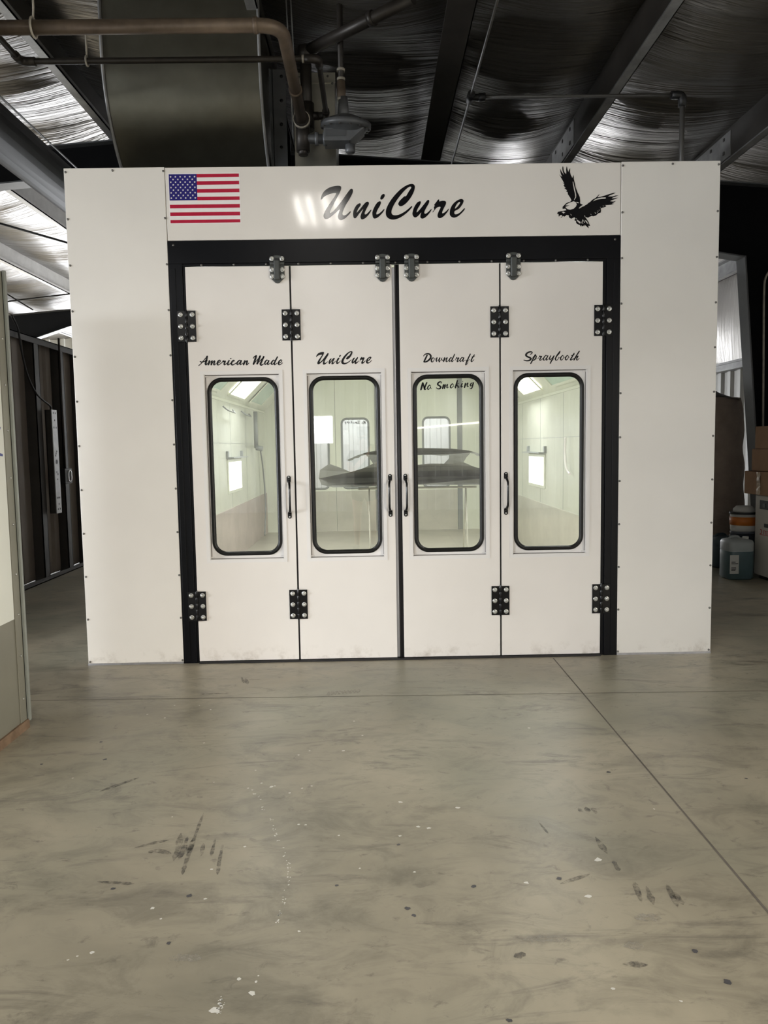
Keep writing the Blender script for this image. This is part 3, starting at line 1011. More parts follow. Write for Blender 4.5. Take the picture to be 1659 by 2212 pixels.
# riser, tee and sloping line
t = thing('riser_pipe', 'black iron riser with a tee, in front of the pale box', 'pipe', (-.63, .86, 3.9))
b0 = t.location.copy()
top_, bot_ = at(660, 112, .86), at(663, 258, .86)
bm = bmesh.new()
bm_tube(bm, [bot_, Vector((bot_.x, .86, top_.z))], .043, 14)
rel(obj('tube', bm, M['pipe_dark'], t), b0)
bm = bmesh.new()
bm_tube(bm, [(bot_.x, .86, z2 + .09), (bot_.x, .86, z2 - .10)], .056, 14)
bm_tube(bm, [(bot_.x, .86, z2), (bot_.x + .09, .86, z2)], .03, 12)
rel(obj('tee', bm, M['pipe_dark'], t), b0)
t = thing('sloping_pipe', 'dark sloping pipe rising to the right from the riser top', 'pipe', (-.3, .86, 4.5))
b0 = t.location.copy()
bm = bmesh.new()
p, q = Vector((bot_.x, .86, top_.z)), at(892, -4, .3)
bm_tube(bm, [p, q], .042, 14)
bm_tube(bm, [p.lerp(q, .62), p.lerp(q, .66)], .052, 12)
bm_tube(bm, [p + Vector((0, 0, -.06)), p + Vector((0, 0, .03))], .058, 12)
rel(obj('tube', bm, M['pipe_dark'], t), b0)
for px in (620, 630):
    bm = bmesh.new()
    a = at(px - 4, 0, .8)
    bm_tube(bm, [at(px + 14, 300, .8), Vector((a.x, .8, 4.95))], .006, 6)
    tag(obj('hanger_wire', bm, M['galv_beam']), {620: 'left thin hanger wire beside the gas pipe elbow', 630: 'right thin hanger wire beside the gas pipe elbow'}[px], 'wire', 'hanger wires above the pale box')

# regulator
YR = .74
t = thing('gas_regulator', 'grey disc-shaped gas regulator above the booth header', 'gas regulator', (-.35, YR, 3.82))
b0 = t.location.copy()
c = at(747, 272, YR)
rr = (at(801, 270, YR).x - at(692, 270, YR).x) / 2
TILT = math.radians(-14)


def tilted(bm_, cen, ang_x, ang_y):
    m = Matrix.Translation(cen) @ Matrix.Rotation(ang_x, 4, 'X') @ Matrix.Rotation(ang_y, 4, 'Y') @ Matrix.Translation(-cen)
    bmesh.ops.transform(bm_, matrix=m, verts=bm_.verts)


bm = bmesh.new()
bm_lathe(bm, [(0, .075), (rr * .35, .07), (rr * .75, .04), (rr * .86, .022), (rr, .018), (rr, -.018), (rr * .86, -.022), (rr * .70, -.045), (rr * .3, -.06), (0, -.06)], c, 'Z', 36)
tilted(bm, c, math.radians(8), math.radians(3))
rel(obj('diaphragm_case', bm, M['iron'], t), b0)
for k in range(14):
    a = 2 * PI * k / 14
    bm = bmesh.new()
    bm_lathe(bm, [(0, -.027), (.009, -.027), (.009, .027), (0, .027)], c + Vector((rr * .93 * math.cos(a), rr * .93 * math.sin(a), 0)), 'Z', 8)
    tilted(bm, c, math.radians(8), math.radians(3))
    rel(obj('rim_bolt', bm, M['screw'], t), b0)
bm = bmesh.new()
l, r_ = at(700, 300, YR - .05).x, at(750, 300, YR - .05).x
tz, bz = at(720, 280, YR - .05).z, at(720, 308, YR - .05).z
plate(bm, [[(l, bz), (r_ + .02, bz), (r_ + .13, tz), (l, tz)]], YR - .09, YR + .08)
rel(obj('valve_body', bm, M['iron'], t, .006), b0)
rel(boxes('nameplate', [((l + .015, YR - .094, bz + .03), (r_ - .01, YR - .089, tz - .01))], M['flange'], t), b0)
bm = bmesh.new()
bm_lathe(bm, [(0, 0), (.036, 0), (.036, -.05), (.028, -.06), (0, -.06)], (r_ + .02, YR, bz), 'Z', 16)
rel(obj('bottom_plug', bm, M['iron'], t), b0)
bm = bmesh.new()
mz = (tz + bz) / 2
bm_tube(bm, [(end.x - .01, YR, mz), (l + .01, YR, mz)], .034, 14)
for x in (end.x + .09, end.x + .15):
    bm_tube(bm, [(x, YR, mz), (x + .025, YR, mz)], .05, 8)
rel(obj('inlet_nipple', bm, M['iron'], t), b0)
bm = bmesh.new()
bm_tube(bm, [(end.x, .64, zp), (end.x, YR + .02, zp)], .056, 14)
bm_tube(bm, [(end.x, YR, zp + .05), (end.x, YR, mz - .09)], .05, 14)
bm_tube(bm, [(end.x, YR, mz - .07), (end.x, YR, mz - .115)], .036, 8)
rel(obj('inlet_elbow', bm, M['pipe_dark'], t), b0)
bm = bmesh.new()
bm_tube(bm, [(end.x, .645, zp), (end.x, .675, zp)], .062, 16)
o = rel(obj('sealant_ring', bm, M['collar'], t), b0)
bm = bmesh.new()
xs = at(738, 240, YR).x
bm_lathe(bm, [(0, 0), (.045, 0), (.04, .07), (.034, .15), (0, .15)], (xs + .012, YR, c.z + .05), 'Z', 16)
rel(obj('spring_tower', bm, M['iron'], t), b0)

t = thing('vent_pipe', 'rusty vertical vent pipe dropping from the roof to the regulator', 'pipe', (xs, YR, 4.1))
b0 = t.location.copy()
bm = bmesh.new()
bm_tube(bm, [(xs, YR, c.z + .12), (xs, YR, 4.95)], .0215, 12)
rel(obj('tube', bm, M['pipe_dark'], t), b0)
bm = bmesh.new()
za, zb = at(738, 212, YR).z, at(738, 178, YR).z
bm_lathe(bm, [(.024, za - .02), (.03, za), (.034, (za + zb) / 2), (.03, zb), (.024, zb + .02)], (xs, YR, 0), 'Z', 14)
rel(obj('union', bm, M['pipe'], t), b0)
for py in (172, 215, 152):
    bm = bmesh.new()
    z = at(738, py, YR).z
    bm_tube(bm, [(xs, YR, z - .008), (xs, YR, z + .010)], .031, 14)
    rel(obj('sealant_ring', bm, M['collar'], t), b0)

# compressed air tube at the right
za = at(1035, 210, .8).z
xj, xe = at(1016, 210, .8).x, at(1474, 213, .8).x
t = thing('air_tube', 'slim grey air line with black elbows along the ceiling at right', 'air line', (xj, .8, za))
b0 = t.location.copy()
bm = bmesh.new()
bm_tube(bm, [(xj, -3.0, za), (xj, 3.1, za)], .009, 10)
bm_tube(bm, [(xj, .8, za), (xe, .8, za)], .0125, 10)
bm_tube(bm, [(xe, .8, za), (xe, .8, 3.283)], .018, 10)
rel(obj('tube', bm, M['plastic_pipe'], t), b0)
bm = bmesh.new()
bm_tube(bm, path([(xe - .085, .8, za), (xe, .8, za), (xe, .8, za - .085)], .03, 5), .03, 10)
rel(obj('elbow_fitting', bm, M['plastic_black'], t), b0)
bm = bmesh.new()
bm_tube(bm, [(xj, .74, za), (xj, .86, za)], .028, 10)
bm_tube(bm, [(xj, .8, za), (xj + .11, .8, za)], .024, 10)
bm_tube(bm, [(xj + .06, .8, za), (xj + .11, .8, za)], .030, 10)
rel(obj('tee_fitting', bm, M['plastic_black'], t), b0)
yh = -.55
bm = bmesh.new()
bm_tube(bm, [(xj, yh - .03, za - .02), (xj, yh, za - .03), (xj, yh + .03, za), (xj, yh + .02, za + .12)], .015, 8)
rel(obj('clip', bm, M['plastic_black'], t), b0)

bm = bmesh.new()
q0, q1, q2 = at(1648, 930, 3.27), at(1650, 640, 3.27), at(1700, 560, 3.27)
bm_tube(bm, path([q0, q1, at(1652, 590, 3.27), q2], .12, 6), .012, 8)
tag(obj('electrical_conduit', bm, M['collar']), 'thin pale conduit climbing the black column web at far right', 'conduit')

# ------------------------------------------------------------------ goods right of the booth
t = thing('dryer_cabinet', 'off-white machine cabinet under the cardboard boxes at the right edge', 'machine cabinet', (4.15, 2.4, 0))
b0 = t.location.copy()
CXF = 3.86
rel(boxes('body', [((CXF, 1.7, .04), (4.5, 2.88, .885))], M['cabinet'], t, .012), b0)
rel(boxes('plinth', [((CXF + .04, 1.75, 0), (4.46, 2.84, .04))], M['slot'], t), b0)
a, b = at(1642, 1080, CXF, 0), at(1642, 1097, CXF, 0)
rel(boxes('display_slot', [((CXF - .003, a.y - .34, b.z - .01), (CXF + .01, a.y, a.z))], M['slot'], t), b0)
for dy in (.12, .22):
    rel(boxes('switch_button', [((CXF - .008, a.y - dy, b.z + .01), (CXF - .002, a.y - dy + .05, a.z - .03))], M['latch'], t), b0)
a, b = at(1651, 1131, CXF, 0), at(1651, 1139, CXF, 0)
rel(boxes('vent_slot', [((CXF - .003, a.y - .2, b.z), (CXF + .01, a.y, a.z))], M['slot'], t), b0)
a = at(1641, 1143, CXF, 0)
b = at(1641, 1152, CXF, 0)
bm = bmesh.new()
bm_tube(bm, [(CXF - .001, a.y, (a.z + b.z) / 2 - .004), (CXF - .001, a.y - .0001, (a.z + b.z) / 2)], .001, 4)
bm_box(bm, (CXF - .002, a.y - .5, b.z - .012), (CXF, a.y, b.z - .006))
y_ = a.y - .005
for k in range(7):          # the red letters that end at the frame edge
    if k == 0:
        ringp = [(y_ - .022 + .02 * math.cos(u), (a.z + b.z) / 2 + .022 * math.sin(u)) for u in [0.9 + k2 * (2 * PI - 1.8) / 12 for k2 in range(13)]]
        bm_tube(bm, [(CXF - .001, p_, q_) for p_, q_ in ringp], .005, 5)
    else:
        bm_box(bm, (CXF - .002, y_ - .045 - k * .032 - .008, b.z - .002), (CXF, y_ - .045 - k * .032, a.z - .004))
        bm_box(bm, (CXF - .002, y_ - .045 - k * .032 - .022, a.z - .010), (CXF, y_ - .045 - k * .032, a.z - .004))
o = rel(obj('red_lettering', bm, M['print_red'], t), b0)

for (z0, z1, x0, y1, lab, tape) in ((.887, 1.128, 3.82, 3.05, 'lowest cardboard box on the machine cabinet, with shiny tape', True),
                                    (1.130, 1.362, 3.86, 2.98, 'middle cardboard box of the stack on the machine cabinet', False),
                                    (1.364, 1.598, 3.875, 2.95, 'top cardboard box of the stack on the machine cabinet', False)):
    t = thing('cardboard_box', lab, 'box', (x0 + .25, y1 - .35, z0), 'cardboard boxes on the machine cabinet')
    b0 = t.location.copy()
    rel(boxes('carton', [((x0, y1 - .75, z0), (x0 + .5, y1, z1))], M['card'], t, .006), b0)
    rel(boxes('flap', [((x0 + .01, y1 - .74, z1 - .003), (x0 + .245, y1 - .01, z1)), ((x0 + .255, y1 - .74, z1 - .003), (x0 + .49, y1 - .01, z1))], M['card'], t), b0)
    if tape:
        bm = bmesh.new()
        ty = at(1640, 1040, x0, 0).y
        n = 8
        L = [(ty - .03 + random.uniform(-.006, .006), z1 - .005 - (z1 - z0 - .01) * k / n) for k in range(n + 1)]
        vs = [[bm.verts.new((x0 - .002 - random.uniform(0, .012), y + dy, z)) for dy in (0, .035, .07)] for y, z in L]
        for r0, r1 in zip(vs, vs[1:]):
            for i in range(2):
                bm.faces.new((r0[i], r0[i + 1], r1[i + 1], r1[i]))
        rel(obj('tape', bm, M['tape'], t), b0)


def jug(name, c, r, h, lab, body, top, label):
    t = thing(name, lab, 'jug', (c[0], c[1], 0), 'blue fluid jugs')
    bm = bmesh.new()

    def sq(r_, z, n=24, p=4.0):
        return [bm.verts.new((r_ * math.copysign(abs(math.cos(2 * PI * k / n)) ** (2 / p), math.cos(2 * PI * k / n)),
                              r_ * math.copysign(abs(math.sin(2 * PI * k / n)) ** (2 / p), math.sin(2 * PI * k / n)), z)) for k in range(n)]
    prof = [(r * .9, 0), (r, .02), (r, h * .68), (r * .985, h * .70), (r, h * .72), (r, h * .90), (r * .93, h * .96), (r * .55, h), (r * .3, h)]
    rings = [sq(*p) for p in prof]
    for i, (a, b) in enumerate(zip(rings, rings[1:])):
        for k in range(24):
            f = bm.faces.new((a[k], a[(k + 1) % 24], b[(k + 1) % 24], b[k]))
            f.smooth = True
            f.material_index = 0 if i < 3 else 1
    bm.faces.new(rings[0][::-1])
    f = bm.faces.new(rings[-1])
    f.material_index = 1
    obj('bottle', bm, [body, top], t)
    bm = bmesh.new()
    bm_lathe(bm, [(0, h * .96), (.03, h * .96), (.03, h + .02), (0, h + .02)], (r * .5, -r * .3, 0), 'Z', 16)
    obj('cap', bm, M['white_plastic'], t)
    bm = bmesh.new()
    bm_tube(bm, path([(-r * .7, 0, h * .93), (-r * .5, 0, h + .02), (r * .1, 0, h + .02), (r * .2, 0, h * .97)], .03), .014, 8)
    obj('handle', bm, top, t)
    if label:
        bm = bmesh.new()
        bm_box(bm, (-r * .95, -r - .002, h * .16), (-r * .30, -r + .004, h * .62), 0)
        for z, w in ((.40, .5), (.44, .3), (.30, .35), (.27, .35), (.24, .3)):
            bm_box(bm, (-r * .85, -r - .003, h * z), (-r * .85 + r * w, -r - .001, h * z + .008), 1)
        o = obj('paper_label', bm, [M['white_plastic'], M['slot']], t)
        o['label'] = 'white paper label with dark print'
    return t


jug('fluid_jug', (3.665, 2.86), .142, .425, 'front blue jug with white top and paper label beside the machine cabinet', M['jug'], M['jug_top'], True)
jug('fluid_jug', (3.87, 3.62), .15, .36, 'darker blue jug behind the front jug, against the brown sack', M['jug2'], M['jug2'], False)
bx, by_ = 3.865, 3.13
t = thing('bucket', 'blue-grey bucket hidden behind the front jug', 'bucket', (bx, by_, 0))
bm = bmesh.new()
zt = at(1600, 1150, by_ - .12).z
bm_lathe(bm, [(.10, 0), (.118, .02), (.135, zt - .02), (.14, zt - .02), (.14, zt), (.0, zt)], (0, 0, 0), 'Z', 24)
obj('pail', bm, M['grey_plastic'], t)
t = thing('paint_tub', 'white tub with orange label stacked on the blue-grey bucket', 'tub', (bx, by_, zt))
h1, h2, h3, h4 = (at(1600, y, by_ - .13).z - zt for y in (1136, 1118, 1112, 1095))
bm = bmesh.new()
bm_lathe(bm, [(0, 0), (.125, 0), (.138, .02), (.142, h3), (0, h3)], (0, 0, 0), 'Z', 24)
obj('tub', bm, M['white_plastic'], t)
bm = bmesh.new()
bm_lathe(bm, [(.1415, h1), (.144, h1), (.146, h2), (.1415, h2)], (0, 0, 0), 'Z', 24)
o = obj('orange_band', bm, M['orange'], t)
o['label'] = 'orange printed band'
bm = bmesh.new()
bm_lathe(bm, [(0, h3), (.15, h3), (.15, h3 + .02), (.0, h3 + .02)], (0, 0, 0), 'Z', 24)
o = obj('rim', bm, M['slot'], t)
bm = bmesh.new()
bm_lathe(bm, [(0, h3 + .02), (.115, h3 + .02), (.11, h4 - .03), (.08, h4), (0, h4)], (.0, 0, 0), 'Z', 24)
obj('lid', bm, M['white_plastic'], t)

# tall wrapped sack
t = thing('paper_sack', 'tall brown wrapped sack standing behind the jugs right of the booth', 'sack', (4.03, 4.35, 0))
bm = bmesh.new()
n, rings = 32, []
for j in range(31):
    z = 1.97 * j / 30
    r0 = .37 * (1 if z < 1.8 else 1 - (z - 1.8) * 1.0)
    rings.append([bm.verts.new(((r0 + .012 * math.sin(3 * a + z * 4) + .010 * math.sin(z * 14 + 2 * math.sin(a * 2))) * math.cos(a),
                                (r0 + .012 * math.sin(3 * a + z * 4) + .010 * math.sin(z * 14 + 2 * math.sin(a * 2))) * math.sin(a), z)) for a in [2 * PI * k / n for k in range(n)]])
for a, b in zip(rings, rings[1:]):
    for k in range(n):
        f = bm.faces.new((a[k], a[(k + 1) % n], b[(k + 1) % n], b[k]))
        f.smooth = True
bm.faces.new(rings[0][::-1])
bm.faces.new(rings[-1])
obj('bag', bm, M['kraft'], t)
bm = bmesh.new()
rings = []
for j in range(6):
    rings.append([bm.verts.new(((.31 - .05 * j) * math.cos(a) * (1 + .12 * math.sin(5 * a + j)), (.31 - .05 * j) * math.sin(a) * (1 + .12 * math.sin(4 * a + j)), 1.95 + .02 * j + .015 * math.sin(3 * a))) for a in [2 * PI * k / 24 for k in range(24)]])
for a, b in zip(rings, rings[1:]):
    for k in range(24):
        bm.faces.new((a[k], a[(k + 1) % 24], b[(k + 1) % 24], b[k]))
bm.faces.new(rings[-1])
o = obj('folded_top', bm, M['stud'], t)
o['label'] = 'dark folded top of the sack'


# ------------------------------------------------------------------ the spray booth
booth = thing('spray_booth', 'big white paint spray booth with four windowed folding doors and black frame', 'spray booth')
XO, XI, ZT = 2.135, 1.4855, 3.28

# shared small parts
bm = bmesh.new()
bm_lathe(bm, [(0, 0), (.0075, 0), (.0068, -.004), (.003, -.0055), (0, -.0055)], (0, 0, 0), 'Y', 10)
screw0 = None
screw_mesh = bpy.data.meshes.new('screw')
bm.to_mesh(screw_mesh); bm.free()
screw_mesh.materials.append(M['screw'])
bm = bmesh.new()
bm_lathe(bm, [(0, 0), (.0155, 0), (.0155, -.003), (.0145, -.004), (.010, -.004)], (0, 0, 0), 'Y', 20)
bm_lathe(bm, [(.0098, -.004), (.0098, -.009), (.0085, -.0115), (.0045, -.0115), (.0045, -.008), (0, -.008)], (0, 0, 0), 'Y', 6)
bolt_mesh = bpy.data.meshes.new('bolt')
bm.to_mesh(bolt_mesh); bm.free()
bolt_mesh.materials.append(M['zinc'])


bm = bmesh.new()
bm_lathe(bm, [(0, 0), (.0062, 0), (.005, -.003), (0, -.0035)], (0, 0, 0), 'Y', 12)
hscrew_mesh = bpy.data.meshes.new('handle_screw')
bm.to_mesh(hscrew_mesh); bm.free()
hscrew_mesh.materials.append(M['zinc'])


def sub(name, mesh, parent, loc, rot=None):
    o = bpy.data.objects.new(name, mesh)
    COL.objects.link(o)
    o.parent = parent
    o.location = loc
    if rot:
        o.rotation_euler = rot
    return o


for s in (-1, 1):
    x0, x1 = sorted((s * XO, s * XI))
    p = boxes('side_panel', [((x0, 0, .012), (x1, .035, ZT))], M['panel'], booth, .003)
    for k in range(12):
        z = .024 + .2935 * k
        for x in (s * (XO - .013), s * (XI + .008)):
            if k == 11:
                z = 3.255
            sub('screw', screw_mesh, p, (x, 0, z))
    sub('screw', screw_mesh, p, (s * 1.82, 0, 3.262))
    boxes('floor_channel', [((x0, -.004, 0), (x1, .02, .013))], M['edge'], booth)

hd = boxes('header_panel', [((-XI + .003, .001, 2.816), (XI - .003, .035, ZT - .003))], M['header'], booth, .003)

fr = boxes('door_frame', [((-XI, .0, 2.668), (XI, .05, 2.813)), ((-XI, .008, 2.652), (XI, .05, 2.668)),
                          ((-XI, .0, 0), (-1.395, .05, 2.668)), ((-1.395, .010, 0), (-1.3785, .05, 2.66)),
                          ((1.395, .0, 0), (XI, .05, 2.668)), ((1.3705, .010, 0), (1.395, .05, 2.66)),
                          ((-XI + .012, -.004, .02), (-1.44, .0, 2.64)), ((1.44, -.004, .02), (XI - .012, .0, 2.64)),
                          ((-1.37, .03, 0), (1.37, .06, .012))], M['navy'], booth, .0015)
for k in range(13):
    sub('screw', screw_mesh, fr, (-1.27 + k * .2117, .008, 2.660))
for x in (-1.447, 1.447):
    sub('screw', screw_mesh, fr, (x, 0, 2.787))
boxes('threshold', [((-1.375, -.02, 0), (1.37, .03, .010))], M['seal'], booth)

LEAF = [(-1.3765, -.6985), (-.6865, -.0245), (.0235, .6825), (.694, 1.3685)]
WC = [-1.030, -.352, .342, 1.020]
HX = [-.735, -.056, .047, .724]
WZ0, WZ1 = .71, 1.95
WHW = .249


def seal_ring(bm, cx, w, z0, z1, r, rad, y, seg=8):
    """Bulged rubber gasket around a rounded window."""
    pts = rrect(cx - w, cx + w, z0, z1, r, 10)
    n = len(pts)
    cz = (z0 + z1) / 2
    rings = []
    for i, (x, z) in enumerate(pts):
        a, b = pts[i - 1], pts[(i + 1) % n]
        dx, dz = b[0] - a[0], b[1] - a[1]
        l = math.hypot(dx, dz)
        nx, nz = dz / l, -dx / l
        rings.append([bm.verts.new((x + nx * rad * math.cos(t), y + rad * .75 * math.sin(t), z + nz * rad * math.cos(t))) for t in [2 * PI * k / seg for k in range(seg)]])
    for i in range(n):
        a, b = rings[i], rings[(i + 1) % n]
        for k in range(seg):
            f = bm.faces.new((a[k], a[(k + 1) % seg], b[(k + 1) % seg], b[k]))
            f.smooth = True


DL = ['folding door leaf lettered American Made', 'folding door leaf lettered with the script word sign', 'folding door leaf lettered Downdraft, No Smoking on its glass', 'folding door leaf lettered Spraybooth']
doors = []
for i, ((x0, x1), wc) in enumerate(zip(LEAF, WC)):
    bm = bmesh.new()
    plate(bm, [rect(x0, x1, .014, 2.6465), rect(wc - WHW, wc + WHW, WZ0, WZ1)], .0, .045)
    d = obj('door', bm, M['door'], booth, .0012, None, 1)
    doors.append(d)
    # window frame: raised border, recessed plate with a rounded opening
    bm = bmesh.new()
    plate(bm, [rect(wc - .2715, wc + .2715, WZ0 - .021, WZ1 + .022), rect(wc - WHW, wc + WHW, WZ0, WZ1)], -.004, .0)
    plate(bm, [rect(wc - WHW, wc + WHW, WZ0, WZ1), rrect(wc - .228, wc + .228, .742, 1.922, .085, 8)], .030, .038)
    bm_box(bm, (wc - WHW, .0, WZ0), (wc - WHW + .003, .03, WZ1))
    bm_box(bm, (wc + WHW - .003, .0, WZ0), (wc + WHW, .03, WZ1))
    bm_box(bm, (wc - WHW, .0, WZ1 - .003), (wc + WHW, .03, WZ1))
    bm_box(bm, (wc - WHW, .0, WZ0), (wc + WHW, .03, WZ0 + .003))
    for cx_ in (wc - WHW + .012, wc + WHW - .012):
        for cz_ in (WZ0 + .012, WZ1 - .012):
            bm_box(bm, (cx_ - .012, .022, cz_ - .004), (cx_ + .012, .0295, cz_ + .004))
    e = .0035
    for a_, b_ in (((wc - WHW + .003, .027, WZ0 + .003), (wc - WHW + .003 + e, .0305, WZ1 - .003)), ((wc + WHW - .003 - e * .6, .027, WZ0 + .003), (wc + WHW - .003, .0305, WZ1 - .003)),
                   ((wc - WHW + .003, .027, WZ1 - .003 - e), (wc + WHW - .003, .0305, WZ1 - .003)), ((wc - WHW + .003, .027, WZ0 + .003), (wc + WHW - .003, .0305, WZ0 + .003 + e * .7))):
        bm_box(bm, a_, b_, 1)  # thin dark lines along the recess edges
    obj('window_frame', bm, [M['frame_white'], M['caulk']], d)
    bm = bmesh.new()
    seal_ring(bm, wc, .2245, .7455, 1.9185, .085, .0125, .028)
    seal_ring(bm, wc, .2145, .7555, 1.9085, .077, .006, .032)
    obj('window_seal', bm, M['rubber'], d)
    bm = bmesh.new()
    vs = [bm.verts.new((x, .034, z)) for x, z in rrect(wc - .219, wc + .219, .751, 1.913, .082, 8)]
    bm.faces.new(vs)
    obj('window_pane', bm, M['glass'], d)
    # pull handle
    hx = HX[i]
    bm = bmesh.new()
    for zc in (1.247, 1.007):
        plate(bm, [rrect(hx - .013, hx + .013, zc - .024, zc + .024, .0125, 5)], -.006, .0)
    s = -1 if i in (1,) else 1
    prof = [(hx, -.006, 1.235), (hx + .004 * s, -.020, 1.225), (hx + .007 * s, -.040, 1.205), (hx + .007 * s, -.044, 1.18), (hx + .007 * s, -.044, 1.075), (hx + .007 * s, -.040, 1.05), (hx + .004 * s, -.020, 1.03), (hx, -.006, 1.02)]
    bm_tube(bm, prof, [.0095, .0085, .0075, .0075, .0075, .0075, .0085, .0095], 10)
    h = obj('pull_handle', bm, M['handle'], d)
    for zc in (1.262, 1.238, 1.017, .995):
        sub('handle_screw', hscrew_mesh, d, (hx, -.006, zc))

bm = bmesh.new()
bm_box(bm, (-.0245, .008, .014), (-.006, .045, 2.630))
o = obj('edge_strip', bm, M['edge'], doors[1], .004)
o['label'] = 'shiny bare metal edge strip'
bm = bmesh.new()
bm_box(bm, (-.006, .012, .014), (.0235, .05, 2.645))
bm_tube(bm, [(.010, .014, .016), (.010, .014, 2.645)], .0075, 10)
obj('center_seal', bm, M['seal'], booth)
boxes('gap_seal', [((-.6985, .014, .014), (-.6865, .045, 2.645))], M['seal'], booth)
boxes('gap_seal', [((.6825, .014, .014), (.694, .045, 2.645))], M['seal'], booth)

# hinges
for zc in (2.2645, .3955):
    for xc in (-1.3785, -.6915, .6845, 1.3735):
        bm = bmesh.new()
        for s in (-1, 1):
            xa, xb = sorted((xc + s * .006, xc + s * .061))
            bm_box(bm, (xa, -.006, zc - .101), (xb, -.0005, zc + .101))
        n = 5
        for k in range(n):
            za = zc - .101 + .202 * k / n
            bm_tube(bm, [(xc, -.008, za + .0015), (xc, -.008, za + .202 / n - .0015)], .0095, 12)
        bm_tube(bm, [(xc, -.008, zc - .106), (xc, -.008, zc + .108)], .006, 10)
        h = obj('hinge', bm, M['hinge'], booth, .001)
        for s in (-1, 1):
            for k in (-1, 0, 1):
                sub('bolt', bolt_mesh, h, (xc + s * .0385, -.006, zc + k * .0755), (0, random.uniform(0, 1), 0))

# latches at the door heads
for xc in (-.774, -.0835, .1065, .776):
    bm = bmesh.new()
    w = .047
    out = [(xc - w, 2.575), (xc - w, 2.690), (xc - w * .8, 2.703), (xc - w * .4, 2.710), (xc, 2.712), (xc + w * .4, 2.710), (xc + w * .8, 2.703), (xc + w, 2.690),
           (xc + w, 2.575), (xc + w * .92, 2.566), (xc + w * .3, 2.537), (xc, 2.533), (xc - w * .3, 2.537), (xc - w * .92, 2.566)]
    plate(bm, [[(x, z) for x, z in out if z >= 2.675 or False] + [(xc + w, 2.672), (xc - w, 2.672)]], -.012, 0)
    plate(bm, [[(xc - w, 2.652), (xc + w, 2.652), (xc + w, 2.668), (xc - w, 2.668)]], -.012, 0)
    plate(bm, [[(xc - w, 2.575), (xc - w, 2.648), (xc + w, 2.648)] + [q for q in out[8:]]], -.012, 0)
    h = obj('latch', bm, M['latch'], booth, .002)
    bm = bmesh.new()
    bm_box(bm, (xc - .020, -.034, 2.552), (xc + .020, -.010, 2.680))
    o = obj('latch_body', bm, M['latch'], h, .009, None, 3)
    bm = bmesh.new()
    bm_box(bm, (xc - .016, -.024, 2.680), (xc + .016, -.0115, 2.690))
    obj('strike_pin', bm, M['slot'], h, .002)
    for x, z in ((-.033, 2.690), (.033, 2.690), (-.033, 2.620), (.033, 2.620), (-.033, 2.577), (.033, 2.577)):
        sub('bolt', bolt_mesh, h, (xc + x, -.012, z))

# --------------------------------------------------------------- lettering
YV = -.0012


def px_loop(pts, ox, oy, s, y=YV):
    """Crop pixels of the photo to (x, z) on the booth front."""
    out = []
    for x, yy in pts:
        q = at(ox + x / s, oy + yy / s, 0)
        out.append((q.x, q.z))
    return out


